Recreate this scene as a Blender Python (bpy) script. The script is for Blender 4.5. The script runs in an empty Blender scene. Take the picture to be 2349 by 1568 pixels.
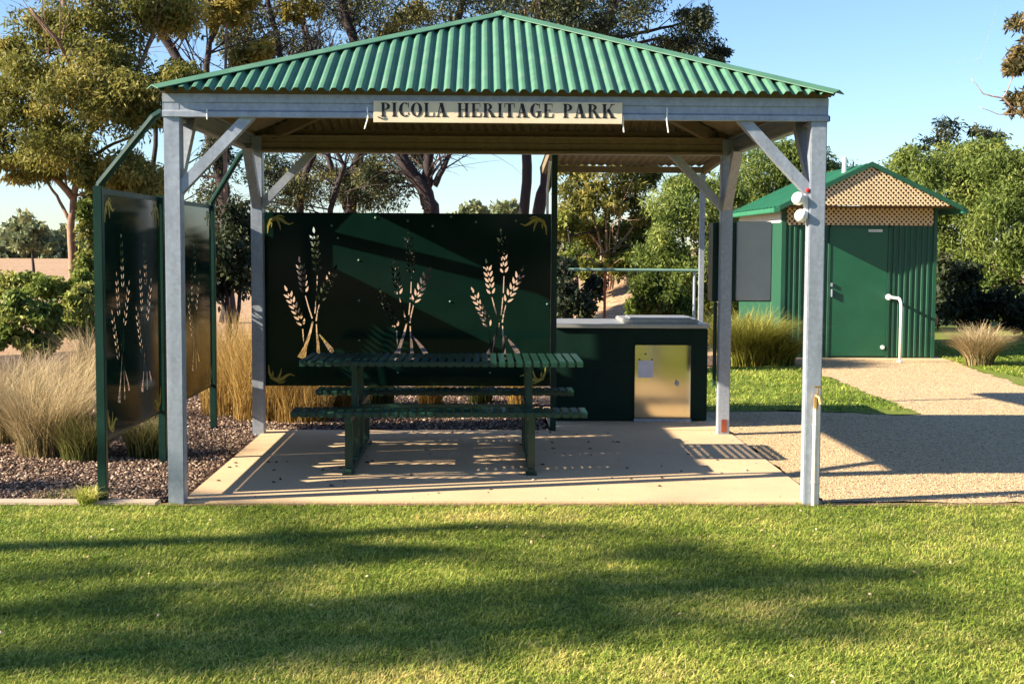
import bpy, bmesh, math, random
import numpy as np
from mathutils import Vector, Matrix
R = math.radians
sc = bpy.context.scene
col = sc.collection
rng = np.random.default_rng(7)
random.seed(7)

# ------------------------------------------------------------------ camera
CAM = (-0.0931, -8.2623, 1.6)
F, YAW, PIT, ROL = 3075.0, 0.022996, 0.070873, 0.005104      # focal length in 2349-px units
cd = bpy.data.cameras.new('camera'); cam = bpy.data.objects.new('camera', cd); col.objects.link(cam)
fw = Vector((math.sin(YAW)*math.cos(PIT), math.cos(YAW)*math.cos(PIT), -math.sin(PIT)))
r0 = Vector((math.cos(YAW), -math.sin(YAW), 0)); u0 = r0.cross(fw)
rr = r0*math.cos(ROL)+u0*math.sin(ROL); uu = u0*math.cos(ROL)-r0*math.sin(ROL)
M = Matrix((rr, uu, -fw)).transposed().to_4x4(); M.translation = Vector(CAM)
cam.matrix_world = M
cd.sensor_width = 36; cd.lens = 36*F/2349; cd.clip_start = .1; cd.clip_end = 3000
sc.camera = cam
def ray(u, v): return fw+rr*((u-1174.5)/F)-uu*((v-784)/F)
def G(u, v, z=0.):
    d = ray(u, v); t = (z-CAM[2])/d.z; return Vector(CAM)+d*t
def at(u, v, Y):
    d = ray(u, v); t = (Y-CAM[1])/d.y; return Vector(CAM)+d*t

# ------------------------------------------------------------------ helpers
def tag(o, label=None, cat=None, group=None, kind=None):
    if label: o['label'] = label
    if cat: o['category'] = cat
    if group: o['group'] = group
    if kind: o['kind'] = kind
    return o
def empty(name, loc, label, cat, group=None, rz=0):
    o = bpy.data.objects.new(name, None); col.objects.link(o); o.location = loc; o.rotation_euler.z = rz
    o.empty_display_size = .1
    return tag(o, label, cat, group)
def link(name, me, mats, parent=None, smooth=False):
    if not isinstance(mats, (list, tuple)): mats = [mats]
    for m in mats: me.materials.append(m)
    o = bpy.data.objects.new(name, me); col.objects.link(o)
    if parent is not None:
        o.parent = parent
        if getattr(parent, 'parent', None) is None and parent.type == 'EMPTY':
            pass
    if smooth:
        me.polygons.foreach_set('use_smooth', [True]*len(me.polygons))
    return o
WORLD = {}
class MB:
    """collects boxes, bars, tubes in WORLD coordinates; build() moves them under the parent."""
    def __init__(s): s.v = []; s.f = []; s.m = []
    def add(s, vs, fs, mi=0):
        n = len(s.v); s.v += [tuple(p) for p in vs]; s.f += [tuple(i+n for i in f) for f in fs]; s.m += [mi]*len(fs); return s
    def box(s, x0, y0, z0, x1, y1, z1, mi=0, b=0):
        if b <= 0:
            vs = [(x, y, z) for z in (z0, z1) for y in (y0, y1) for x in (x0, x1)]
            return s.add(vs, [(0,2,3,1),(4,5,7,6),(0,1,5,4),(1,3,7,5),(3,2,6,7),(2,0,4,6)], mi)
        bm = bmesh.new(); bmesh.ops.create_cube(bm, size=1)
        for v in bm.verts: v.co = Vector(((x0+x1)/2+v.co.x*(x1-x0), (y0+y1)/2+v.co.y*(y1-y0), (z0+z1)/2+v.co.z*(z1-z0)))
        bmesh.ops.bevel(bm, geom=bm.edges[:], offset=b, segments=2, affect='EDGES')
        return s.frombm(bm, mi)
    def frombm(s, bm, mi=0):
        bm.verts.index_update()
        s.add([v.co[:] for v in bm.verts], [[v.index for v in f.verts] for f in bm.faces], mi); bm.free(); return s
    def bar(s, a, b, w, h, mi=0, up=(0,0,1)):
        a = Vector(a); b = Vector(b); d = (b-a).normalized(); upv = Vector(up)
        if abs(d.dot(upv)) > .98: upv = Vector((0,1,0))
        sx = d.cross(upv).normalized(); sy = sx.cross(d).normalized()
        vs = []
        for p in (a, b):
            for (i, j) in ((-1,-1),(1,-1),(1,1),(-1,1)): vs.append(p+sx*(i*w/2)+sy*(j*h/2))
        return s.add(vs, [(3,2,1,0),(4,5,6,7),(0,1,5,4),(1,2,6,5),(2,3,7,6),(3,0,4,7)], mi)
    def tube(s, pts, rad, n=8, mi=0, caps=True):
        pts = [Vector(p) for p in pts]
        if not isinstance(rad, (list, tuple)): rad = [rad]*len(pts)
        t = (pts[1]-pts[0]).normalized(); a = t.orthogonal().normalized(); vs = []
        for i, p in enumerate(pts):
            t = (pts[min(i+1, len(pts)-1)]-pts[max(i-1, 0)]).normalized()
            a = (a-t*a.dot(t)); a = a.normalized() if a.length > 1e-6 else t.orthogonal().normalized()
            b = t.cross(a)
            for k in range(n):
                w = 2*math.pi*k/n; vs.append(p+(a*math.cos(w)+b*math.sin(w))*rad[i])
        fs = []
        for i in range(len(pts)-1):
            for k in range(n):
                k2 = (k+1) % n; fs.append((i*n+k, i*n+k2, (i+1)*n+k2, (i+1)*n+k))
        if caps: fs.append(tuple(range(n-1, -1, -1))); fs.append(tuple((len(pts)-1)*n+k for k in range(n)))
        return s.add(vs, fs, mi)
    def prism(s, poly, y0, y1, mi=0):
        """poly: (x,z) outline, extruded along y"""
        n = len(poly); vs = [(x, y0, z) for x, z in poly]+[(x, y1, z) for x, z in poly]
        fs = [tuple(range(n)), tuple(range(2*n-1, n-1, -1))]+[(i, (i+1) % n+0, n+(i+1) % n, n+i)[::-1] for i in range(n)]
        return s.add(vs, fs, mi)
    def lathe(s, c, prof, n=16, axis='z', mi=0):
        vs = []; c = Vector(c)
        for r, h in prof:
            for k in range(n):
                w = 2*math.pi*k/n; p = (r*math.cos(w), r*math.sin(w), h)
                if axis == 'y': p = (p[0], h, p[1])
                if axis == 'x': p = (h, p[0], p[1])
                vs.append(c+Vector(p))
        fs = [(i*n+k, i*n+(k+1) % n, (i+1)*n+(k+1) % n, (i+1)*n+k) for i in range(len(prof)-1) for k in range(n)]
        return s.add(vs, fs, mi)
    def build(s, name, mats, parent=None, smooth=False):
        off = Vector((0,0,0)); p = parent
        while p is not None: off += p.location; p = p.parent
        me = bpy.data.meshes.new(name)
        me.from_pydata([(a-off.x, b-off.y, c-off.z) for a, b, c in s.v], [], s.f)
        me.polygons.foreach_set('material_index', s.m)
        bm = bmesh.new(); bm.from_mesh(me); bmesh.ops.recalc_face_normals(bm, faces=bm.faces); bm.to_mesh(me); bm.free()
        me.update()
        return link(name, me, mats, parent, smooth)
def fast(name, V, Fc, mat, parent=None, tint=None, smooth=False):
    """big numpy mesh; V Nx3 world coordinates, Fc Mxk faces"""
    off = Vector((0,0,0)); p = parent
    while p is not None: off += p.location; p = p.parent
    V = V-np.array(off[:])
    me = bpy.data.meshes.new(name); k = Fc.shape[1]; m = len(Fc)
    me.vertices.add(len(V)); me.vertices.foreach_set('co', V.astype(np.float32).ravel())
    me.loops.add(m*k); me.loops.foreach_set('vertex_index', Fc.astype(np.int32).ravel())
    me.polygons.add(m); me.polygons.foreach_set('loop_start', np.arange(0, m*k, k, dtype=np.int32))
    me.polygons.foreach_set('loop_total', np.full(m, k, dtype=np.int32))
    if tint is not None:
        a = me.attributes.new('tint', 'FLOAT', 'FACE'); a.data.foreach_set('value', tint.astype(np.float32))
    me.update(calc_edges=True)
    return link(name, me, mat, parent, smooth)

# ------------------------------------------------------------------ materials
def newmat(name):
    m = bpy.data.materials.new(name); m.use_nodes = True; nt = m.node_tree
    b = nt.nodes['Principled BSDF']; return m, nt, b
def N(nt, t, **k):
    n = nt.nodes.new(t)
    for a, v in k.items(): setattr(n, a, v)
    return n
def ramp(nt, src, stops):
    r = N(nt, 'ShaderNodeValToRGB'); e = r.color_ramp.elements
    while len(e) < len(stops): e.new(.5)
    for i, (p, c) in enumerate(stops): e[i].position = p; e[i].color = (*c, 1) if len(c) == 3 else c
    nt.links.new(src, r.inputs[0]); return r
def noise(nt, scale, detail=4, rough=.55, vec=None, dist=0):
    n = N(nt, 'ShaderNodeTexNoise'); n.inputs['Scale'].default_value = scale; n.inputs['Detail'].default_value = detail
    n.inputs['Roughness'].default_value = rough; n.inputs['Distortion'].default_value = dist
    if vec is not None: nt.links.new(vec, n.inputs['Vector'])
    return n
def mix(nt, fac, a, b, mode='MIX'):
    m = N(nt, 'ShaderNodeMix', data_type='RGBA', blend_type=mode)
    if isinstance(fac, float) or isinstance(fac, int): m.inputs[0].default_value = fac
    else: nt.links.new(fac, m.inputs[0])
    for s, v in ((6, a), (7, b)):
        if isinstance(v, tuple): m.inputs[s].default_value = (*v, 1)
        else: nt.links.new(v, m.inputs[s])
    return m.outputs[2]
def bump(nt, b, h, strength=.3, dist=.01):
    n = N(nt, 'ShaderNodeBump'); n.inputs['Strength'].default_value = strength; n.inputs['Distance'].default_value = dist
    nt.links.new(h, n.inputs['Height']); nt.links.new(n.outputs[0], b.inputs['Normal']); return n
def geo(nt): return N(nt, 'ShaderNodeNewGeometry').outputs['Position']
def mapping(nt, vec, scale):
    m = N(nt, 'ShaderNodeMapping'); m.inputs['Scale'].default_value = scale; nt.links.new(vec, m.inputs['Vector']); return m.outputs[0]

def paint(name, c, rough=.4, var=.12, metal=0, coat=0, spec=.5, scale=6, dirt=None, bmp=.03):
    m, nt, b = newmat(name); g = geo(nt); n = noise(nt, scale, 5, .6, g)
    lo = tuple(x*(1-var) for x in c); hi = tuple(min(1, x*(1+var)) for x in c)
    r = ramp(nt, n.outputs[0], [(.3, lo), (.7, hi)]); out = r.outputs[0]
    if dirt:
        n2 = noise(nt, 1.7, 8, .7, mapping(nt, g, (3, 3, .7)))
        f = ramp(nt, n2.outputs[0], [(.52, (0,0,0)), (.75, (1,1,1))]); out = mix(nt, f.outputs[0], out, dirt)
    nt.links.new(out, b.inputs['Base Color'])
    rr_ = N(nt, 'ShaderNodeMapRange'); rr_.inputs[3].default_value = rough*.8; rr_.inputs[4].default_value = min(1, rough*1.25)
    nt.links.new(n.outputs[0], rr_.inputs[0]); nt.links.new(rr_.outputs[0], b.inputs['Roughness'])
    b.inputs['Specular IOR Level'].default_value = spec; b.inputs['Metallic'].default_value = metal; b.inputs['Coat Weight'].default_value = coat; b.inputs['Coat Roughness'].default_value = .1
    if bmp: n3 = noise(nt, 60, 3, .5, g); bump(nt, b, n3.outputs[0], bmp, .004)
    return m
def galv(name, c=(.34,.36,.40), metal=.35, rough=.42):
    m, nt, b = newmat(name); g = geo(nt)
    v = N(nt, 'ShaderNodeTexVoronoi'); v.inputs['Scale'].default_value = 45; nt.links.new(g, v.inputs['Vector'])
    n = noise(nt, 3, 6, .65, mapping(nt, g, (4, 4, .8)))
    a = ramp(nt, n.outputs[0], [(.3, tuple(x*.84 for x in c)), (.7, tuple(x*1.12 for x in c))])
    hs = mix(nt, .12, a.outputs[0], v.outputs['Color'], 'OVERLAY')
    bw = N(nt, 'ShaderNodeRGBToBW'); nt.links.new(v.outputs['Color'], bw.inputs[0])
    hs = mix(nt, .12, a.outputs[0], bw.outputs[0], 'OVERLAY')
    nt.links.new(hs, b.inputs['Base Color']); b.inputs['Metallic'].default_value = metal
    nt.links.new(ramp(nt, n.outputs[0], [(.2, (rough*.8,)*3), (.8, (rough*1.3,)*3)]).outputs[0], b.inputs['Roughness'])
    return m
M_galv = galv('galvanised_steel', (.34,.385,.46), .4)
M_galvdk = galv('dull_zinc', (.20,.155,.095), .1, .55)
M_white = paint('white_plastic', (.8,.8,.78), .4)
M_roof = paint('green_roof_paint', (.062,.172,.106), .6, .14, dirt=(.11,.20,.14), bmp=0)
M_green = paint('dark_green_paint', (.004,.030,.022), .4, .15, spec=.3)
M_panel = paint('gloss_green_panel', (.003,.015,.0115), .09, .12, spec=.12, bmp=0)
M_table = paint('table_green_paint', (.007,.040,.025), .36, .15, coat=.1)
M_cream = paint('cream_sign_board', (.76,.63,.45), .6, .07)
M_black = paint('black_lettering', (.012,.012,.016), .6, .1)
M_steel = paint('stainless_steel', (.60,.54,.40), .11, .06, metal=1, bmp=0)
M_benchtop = paint('steel_benchtop', (.42,.42,.42), .35, .1, metal=.5)
M_brass = paint('weathered_brass', (.45,.30,.12), .4, .2, metal=.7)
M_paper = paint('paper_notice', (.62,.66,.8), .8, .1)
M_rust = paint('rust', (.28,.055,.02), .8, .3)
M_toilet = paint('toilet_green_wall', (.009,.070,.038), .5, .10)
M_toiletdoor = paint('toilet_green_door', (.009,.085,.042), .42, .08)
M_toiletroof = paint('toilet_green_roof', (.022,.15,.08), .5, .12)
M_lattice = paint('tan_lattice', (.70,.54,.33), .7, .1)
M_latshade = paint('shadow_brown_backing', (.13,.06,.025), .8, .2)  # dark brown stands in for the shadow behind the lattice
M_cabinet = paint('grey_cabinet_door', (.36,.40,.39), .5, .08)
M_panelgrey = paint('cream_wall_panel', (.75,.7,.6), .7, .05)
M_timber = paint('old_timber', (.18,.13,.09), .8, .3)
M_red = paint('red_plastic', (.4,.03,.03), .4)

def concrete(name, c, lo=.75):
    m, nt, b = newmat(name); g = geo(nt)
    n = noise(nt, 1.3, 8, .7, g); n2 = noise(nt, 90, 3, .6, g); n3 = noise(nt, 9, 5, .7, g)
    a = ramp(nt, n.outputs[0], [(.3, tuple(x*lo for x in c)), (.65, c)])
    o = mix(nt, .35, a.outputs[0], ramp(nt, n2.outputs[0], [(.3, (.25,.22,.18)), (.7, (.75,.72,.68))]).outputs[0], 'OVERLAY')
    f = ramp(nt, n3.outputs[0], [(.62, (0,0,0)), (.72, (.35,.35,.35))])
    o = mix(nt, f.outputs[0], o, (c[0]*.45, c[1]*.42, c[2]*.4))
    nt.links.new(o, b.inputs['Base Color']); b.inputs['Roughness'].default_value = .85
    bump(nt, b, n2.outputs[0], .25, .004); return m
M_conc = concrete('concrete_slab', (.64,.465,.285), .84)
M_kerb = concrete('kerb_concrete', (.46,.38,.29))

def ground(name, cols, s1=.5, s2=14, s3=120, bstr=.6, bdist=.02, speck=None):
    """cols: dark, mid, light"""
    m, nt, b = newmat(name); g = geo(nt)
    n1 = noise(nt, s1, 6, .65, g); n2 = noise(nt, s2, 6, .7, g); n3 = noise(nt, s3, 3, .6, g)
    a = ramp(nt, n1.outputs[0], [(.35, cols[1]), (.65, cols[2])])
    f = ramp(nt, n2.outputs[0], [(.38, (1,1,1)), (.58, (0,0,0))])
    o = mix(nt, f.outputs[0], a.outputs[0], cols[0])
    o = mix(nt, .7, o, ramp(nt, n3.outputs[0], [(.32, (.15,.15,.15)), (.68, (.85,.85,.85))]).outputs[0], 'OVERLAY')
    if speck:
        v = N(nt, 'ShaderNodeTexVoronoi'); v.inputs['Scale'].default_value = speck[0]; nt.links.new(g, v.inputs['Vector'])
        bw = N(nt, 'ShaderNodeSeparateColor'); nt.links.new(v.outputs['Color'], bw.inputs[0])
        o = mix(nt, ramp(nt, bw.outputs[0], [(.55, (0,0,0)), (.9, (1,1,1))]).outputs[0], o, speck[1])
        o = mix(nt, ramp(nt, bw.outputs[1], [(.7, (0,0,0)), (.95, (1,1,1))]).outputs[0], o, speck[2])
    nt.links.new(o, b.inputs['Base Color']); b.inputs['Roughness'].default_value = .95; b.inputs['Specular IOR Level'].default_value = .2
    ad = N(nt, 'ShaderNodeMath', operation='ADD'); nt.links.new(n2.outputs[0], ad.inputs[0]); nt.links.new(n3.outputs[0], ad.inputs[1])
    bump(nt, b, ad.outputs[0], bstr, bdist); return m
M_dry = ground('dry_paddock', ((.30,.18,.10), (.44,.29,.18), (.54,.38,.25)), .12, 5, 30, .5, .05)
M_lawn = ground('lawn_soil', ((.08,.11,.018), (.20,.25,.04), (.30,.28,.08)), .5, 16, 120, .8, .03)
M_lawnfar = ground('back_lawn', ((.11,.16,.02), (.17,.23,.03), (.24,.26,.06)), .7, 22, 110, .7, .02)
M_gravel = ground('gravel', ((.50,.34,.17), (.64,.455,.25), (.70,.52,.30)), .8, 20, 150, .7, .015, (70, (.55,.44,.32), (.14,.09,.06)))
M_dirt = ground('bare_dirt', ((.14,.085,.045), (.24,.15,.085), (.30,.20,.12)), 1.5, 20, 110, .8, .015)
M_mulch = ground('mulch_bed_soil', ((.06,.035,.027), (.13,.08,.06), (.18,.12,.09)), .9, 18, 90, 1, .04, (45, (.34,.25,.21), (.05,.03,.025)))
M_mound = ground('mulch_mound', ((.2,.09,.05), (.42,.25,.15), (.50,.33,.21)), 1.2, 8, 60, 1, .06, (25, (.5,.36,.25), (.12,.06,.04)))

def leafmat(name, c0, c1, c2, trans=.3, rough=.6, spec=.25):
    m, nt, b = newmat(name)
    a = N(nt, 'ShaderNodeAttribute'); a.attribute_name = 'tint'
    r = ramp(nt, a.outputs['Fac'], [(0, c0), (.5, c1), (1, c2)])
    nt.links.new(r.outputs[0], b.inputs['Base Color']); b.inputs['Roughness'].default_value = rough; b.inputs['Specular IOR Level'].default_value = spec
    t = N(nt, 'ShaderNodeBsdfTranslucent'); nt.links.new(r.outputs[0], t.inputs[0])
    mx = N(nt, 'ShaderNodeMixShader'); mx.inputs[0].default_value = trans
    nt.links.new(b.outputs[0], mx.inputs[1]); nt.links.new(t.outputs[0], mx.inputs[2])
    nt.links.new(mx.outputs[0], nt.nodes['Material Output'].inputs[0]); return m
L_gum = leafmat('gum_leaves', (.075,.085,.018), (.20,.20,.045), (.40,.33,.09), .4)
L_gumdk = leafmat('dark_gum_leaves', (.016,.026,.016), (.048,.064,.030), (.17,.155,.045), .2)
L_gold = leafmat('golden_gum_leaves', (.10,.085,.015), (.22,.18,.035), (.36,.27,.06))
L_pep = leafmat('pale_green_leaves', (.075,.12,.025), (.17,.225,.05), (.30,.33,.09), .4)
L_bush = leafmat('shrub_leaves', (.05,.08,.015), (.14,.18,.03), (.26,.25,.06), .35)
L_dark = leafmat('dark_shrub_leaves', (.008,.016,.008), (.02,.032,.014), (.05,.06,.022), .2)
L_far = leafmat('far_tree_leaves', (.10,.13,.07), (.18,.21,.10), (.27,.27,.13), .2)
L_grass = leafmat('lawn_blades', (.11,.19,.024), (.40,.48,.075), (.76,.61,.23), .4, .5)
L_straw = leafmat('straw_blades', (.12,.11,.05), (.40,.30,.15), (.68,.54,.33), .35, .6)
L_goldgrass = leafmat('golden_reeds', (.20,.12,.03), (.42,.27,.08), (.60,.42,.16), .35, .6)
L_tuss = leafmat('green_tussock', (.05,.065,.015), (.14,.15,.04), (.33,.27,.11), .3, .6)
L_chip = leafmat('bark_chips', (.045,.027,.020), (.16,.10,.072), (.55,.41,.30), 0, .9)
L_stone = leafmat('gravel_stones', (.52,.37,.20), (.64,.47,.27), (.72,.56,.35), 0, .9)
def bark(name, a, c):
    m, nt, b = newmat(name); g = geo(nt); n = noise(nt, 4, 6, .7, mapping(nt, g, (3, 3, .6)))
    nt.links.new(ramp(nt, n.outputs[0], [(.35, a), (.62, c)]).outputs[0], b.inputs['Base Color']); b.inputs['Roughness'].default_value = .85
    bump(nt, b, n.outputs[0], .6, .03); return m
B_gum = bark('gum_bark', (.12,.06,.04), (.32,.20,.14))
B_shaded = bark('shaded_bark', (.010,.006,.007), (.030,.018,.019))  # bark colour darkened to stand in for shade from trees at left
B_pale = bark('pale_bark', (.26,.14,.09), (.50,.34,.24))

# ------------------------------------------------------------------ world and sun
w = bpy.data.worlds.new('World'); sc.world = w; w.use_nodes = True; nt = w.node_tree
sky = N(nt, 'ShaderNodeTexSky', sky_type='NISHITA'); sky.sun_disc = False
D = Vector((1, .24, -.485)).normalized()
EL = math.asin(-D.z); sky.sun_elevation = EL; sky.sun_rotation = math.atan2(-D.x, -D.y)
sky.air_density = 1.0; sky.dust_density = .25; sky.ozone_density = 2.6; sky.altitude = 100
nt.links.new(mix(nt, 1., sky.outputs[0], (.85, .95, 1.12), 'MULTIPLY'), nt.nodes['Background'].inputs[0]); nt.nodes['Background'].inputs[1].default_value = .06
sd = bpy.data.lights.new('sun', 'SUN'); so = bpy.data.objects.new('sun', sd); col.objects.link(so)
sd.energy = 5.0; sd.angle = R(.5); sd.color = (1, .87, .66); so.rotation_euler = D.to_track_quat('-Z', 'Y').to_euler()
vs_ = sc.view_settings; vs_.view_transform = 'Standard'; vs_.look = 'None'; vs_.gamma = 1; vs_.exposure = 1.75; vs_.use_curve_mapping = False

# ------------------------------------------------------------------ value noise in numpy
def vnoise(x, y, s, seed=0, octv=3):
    out = np.zeros_like(x); amp = 1; tot = 0
    for o in range(octv):
        g = np.random.default_rng(seed+o).random((64, 64)); xx = (x*s) % 64; yy = (y*s) % 64
        i = np.floor(xx).astype(int); j = np.floor(yy).astype(int); fx = xx-i; fy = yy-j; fx = fx*fx*(3-2*fx); fy = fy*fy*(3-2*fy)
        i %= 64; j %= 64; a = g[i, j]*(1-fx)+g[(i+1) % 64, j]*fx; b = g[i, (j+1) % 64]*(1-fx)+g[(i+1) % 64, (j+1) % 64]*fx
        out += amp*(a*(1-fy)+b*fy); tot += amp; amp *= .55; s *= 2.1
    return out/tot

# ------------------------------------------------------------------ setting: ground sheets
def sheet(name, poly, z, mat, kind='structure', jag=0, seed=1):
    pts = []
    rnd = random.Random(seed)
    for i in range(len(poly)):
        a = Vector(poly[i]); b = Vector(poly[(i+1) % len(poly)]); n = max(1, int((b-a).length/.12)) if jag and (b-a).length < 14 else 1
        nrm = Vector((b.y-a.y, a.x-b.x)).normalized()
        for k in range(n):
            p = a.lerp(b, k/n); j = rnd.uniform(-jag, jag) if k else 0; pts.append((p.x+nrm.x*j, p.y+nrm.y*j, z))
    bm = bmesh.new(); vs = [bm.verts.new(p) for p in pts]; f = bm.faces.new(vs); bmesh.ops.triangulate(bm, faces=[f]); 
    me = bpy.data.meshes.new(name); bmesh.ops.recalc_face_normals(bm, faces=bm.faces); bm.to_mesh(me); bm.free()
    if me.polygons[0].normal.z < 0: me.flip_normals()
    o = link(name, me, mat); o['kind'] = kind; return o
# far ground rises gently so that the paddock meets the sky
def terrain():
    xs = np.concatenate([-np.geomspace(1500, 12, 30), np.linspace(-11, 11, 24), np.geomspace(12, 1500, 30)])
    ys = np.concatenate([np.linspace(-60, 40, 50), np.geomspace(42, 2000, 40)])
    X, Y = np.meshgrid(xs, ys, indexing='ij')
    Z = np.where(Y > 8, (np.clip(Y-8, 0, None))*0.0, 0)-.03
    md = (X-3.4)**2/1.6**2+(Y-21)**2/4.5**2; Z += 1.05*np.exp(-md)*(.9+.2*vnoise(X, Y, 1.5, 3))
    n, m = X.shape; V = np.stack([X, Y, Z], -1).reshape(-1, 3)
    I = np.arange(n*m).reshape(n, m); Fc = np.stack([I[:-1, :-1], I[1:, :-1], I[1:, 1:], I[:-1, 1:]], -1).reshape(-1, 4)
    o = fast('ground', V, Fc, M_dry, smooth=True); o['kind'] = 'structure'
terrain()
sheet('lawn', [(-40, -30), (40, -30), (40, .09), (2.06, .09), (2.06, .0), (-2.0, .0), (-40, .0)], -.006, M_lawn)
sheet('mulch_bed', [(-9, .12), (-1.97, .12), (-1.97, 3.25), (.5, 3.25), (.5, 5.2), (2.1, 5.2), (2.1, 9.5), (4.2, 10.6), (4.2, 16), (-3, 16), (-9, 9)], -.012, M_mulch, jag=.03)
sheet('gravel_path', [(2.07, .07), (9, .07), (14, 3), (14, 6.8), (6.3, 7.1), (6.6, 9.2), (6.75, 10.95), (4.15, 10.95), (4.0, 8), (3.9, 4.6), (2.05, 4.85)], .002, M_gravel, jag=.04, seed=4)
sheet('back_lawn', [(2.02, 4.72), (3.0, 4.80), (3.55, 4.66), (3.9, 4.42), (4.18, 4.55), (4.17, 6.3), (4.2, 8.1), (4.18, 10.3), (3.6, 9.6), (2.1, 9.2)], .008, M_lawnfar, jag=.05, seed=5)
sheet('side_lawn', [(6.25, 7.1), (14, 6.8), (30, 10), (30, 24), (6.7, 24), (6.7, 10.9), (6.45, 9.2)], .008, M_lawnfar, jag=.05, seed=6)
sheet('dirt_edge', [(-6, -.045), (6, -.045), (6, .068), (2.07, .068), (2.07, .029), (-6, .029)], -.001, M_dirt, jag=.02, seed=9)
mb = MB(); mb.box(-1.96, .03, -.06, 2.06, 3.3, .012, b=.006); o = mb.build('slab', M_conc); o['kind'] = 'structure'
mb = MB(); mb.box(.52, 3.303, -.06, 2.06, 4.95, .017, b=.006); o = mb.build('barbecue_slab', M_conc); o['kind'] = 'structure'
mb = MB(); mb.box(4.1, 10.75, -.05, 6.75, 14.6, .012, b=.01); o = mb.build('toilet_apron', M_conc); o['kind'] = 'structure'
mb = MB()
for i in range(5):
    x1 = -2.1-i*1.6; mb.box(x1-1.59, -.02, -.05, x1, .12, .012+.004*(i % 2), b=.008)
o = mb.build('kerb', M_kerb); o['kind'] = 'structure'

# ------------------------------------------------------------------ shelter
W2 = 2.0286; DP = 3.16; HB = 2.377; HT = 2.516; T = .1
sh = empty('picnic_shelter', (0, 1.58, 0), 'open galvanised steel picnic shelter with a green corrugated hip roof over the slab', 'shelter')
AP = (.045, 1.58, 3.262); ox, oy = .022, .092; ZE = 2.527
def slope(A, B, apex, mb, amp=.0105, pitch=.0762, per=12, mi=0, under=1):
    """corrugated hip slope over eave A->B (z level), ribs run up slope to the hips"""
    A = Vector(A); B = Vector(B); apex = Vector(apex); e = (B-A); L = e.length; e.normalize()
    t = (apex-A).dot(e); foot = A+e*t; up = apex-foot; nrm = e.cross(up).normalized()
    if nrm.z < 0: nrm = -nrm
    n = int(L/pitch*per)
    for lay in (0, 1):
        vs = []; fs = []
        for i in range(n+1):
            s = L*i/n; f = s/t if s < t else (L-s)/(L-t); f = max(f, 0.0)
            c = amp*max(-1, min(1, 1.7*math.cos(2*math.pi*s/pitch)+.25)); off = nrm*(c+amp-.004*lay)
            p = A+e*s; vs += [p+off-up*.0, p+up*f*.985+off]
        for i in range(n): fs.append((2*i, 2*i+2, 2*i+3, 2*i+1))
        mb.add(vs, fs, mi if lay == 0 else under)
c_ = [(-W2-ox, -oy, ZE), (W2+ox, -oy, ZE), (W2+ox, DP+oy, ZE), (-W2-ox, DP+oy, ZE)]
for i in range(4):
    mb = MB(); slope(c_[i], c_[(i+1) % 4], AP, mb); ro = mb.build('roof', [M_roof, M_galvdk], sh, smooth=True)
for i in range(4):
    a = Vector(c_[i]); b = Vector(AP); mb = MB(); d = (b-a); 
    # folded hip flashing: two flat wings lying on the ribs of the two slopes
    h_ = (b-a).normalized(); zz = .027; w1 = .068; a2 = a-h_*.02; ws = []
    for oth in (c_[(i+1) % 4], c_[(i-1) % 4]):
        e2 = (Vector(oth)-a); nn = e2.cross(h_).normalized(); nn = nn if nn.z > 0 else -nn
        inn = nn.cross(h_).normalized(); inn = inn if inn.dot(e2) > 0 else -inn; ws.append((nn, inn))
    top = (ws[0][0]+ws[1][0]).normalized()*(zz*1.12)
    pts = [(top, top)]+[(nn*zz+inn*w1, nn*zz+inn*w1) for nn, inn in ws]
    vs = []
    for k in (0, .005):
        for o_, _ in pts: vs += [a2+o_+Vector((0, 0, k)), b+o_+Vector((0, 0, k))]
    mb.add(vs, [(0,1,3,2), (0,4,5,1), (6,8,9,7), (6,7,11,10), (2,3,9,8), (4,10,11,5), (0,2,8,6), (0,6,10,4), (1,7,9,3), (1,5,11,7)])
    mb.build('hip_flashing', M_roof, sh)
mb = MB(); mb.lathe((AP[0], AP[1], AP[2]+.02), [(.10, -.03), (.05, .008), (.02, .018), (0.002, .02)], 12); mb.build('roof_cap', M_roof, sh)
# posts
for x, y in ((-W2, 0), (W2-T, 0), (-W2, DP-T), (W2-T, DP-T)):
    mb = MB(); mb.box(x, y, -.03, x+T, y+T, HT-.005, b=.006); po = mb.build('post', M_galv, sh)
    if x > 0 and y > 1:
        m2 = MB(); m2.box(x+.03, y-.004, .03, x+.075, y+.002, .14); m2.build('rust_patch', M_rust, po)
# perimeter beams with folded C profile (front/back along x, sides along y)
def cbeam(p0, p1, outward, name='beam'):
    p0 = Vector(p0); p1 = Vector(p1); o = Vector(outward); h = HT-HB
    prof = [(.012, 0), (.012, .030), (-.006, .042), (-.006, .082), (0, .089), (0, h), (-.05, h), (-.05, h-.018), (-.047, h-.018), (-.047, h-.003), (-.003, h-.003),
            (-.003, .09), (-.009, .083), (-.009, .041), (-.003, .034), (-.003, .003), (-.047, .003), (-.047, .018), (-.05, .018), (-.05, 0)]
    mb = MB(); n = len(prof); vs = [p+o*a+Vector((0, 0, HB+b)) for p in (p0, p1) for a, b in prof]
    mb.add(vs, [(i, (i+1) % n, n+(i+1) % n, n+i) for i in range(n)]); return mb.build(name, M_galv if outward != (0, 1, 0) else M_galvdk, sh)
e_ = .004
cbeam((-W2-e_, -e_, 0), (W2+e_, -e_, 0), (0, -1, 0)); cbeam((-W2+T, DP-T-.002, 0), (W2-T, DP-T-.002, 0), (0, 1, 0))
cbeam((-W2-e_, 0, 0), (-W2-e_, DP, 0), (-1, 0, 0)); cbeam((W2+e_, 0, 0), (W2+e_, DP, 0), (1, 0, 0))
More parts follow.
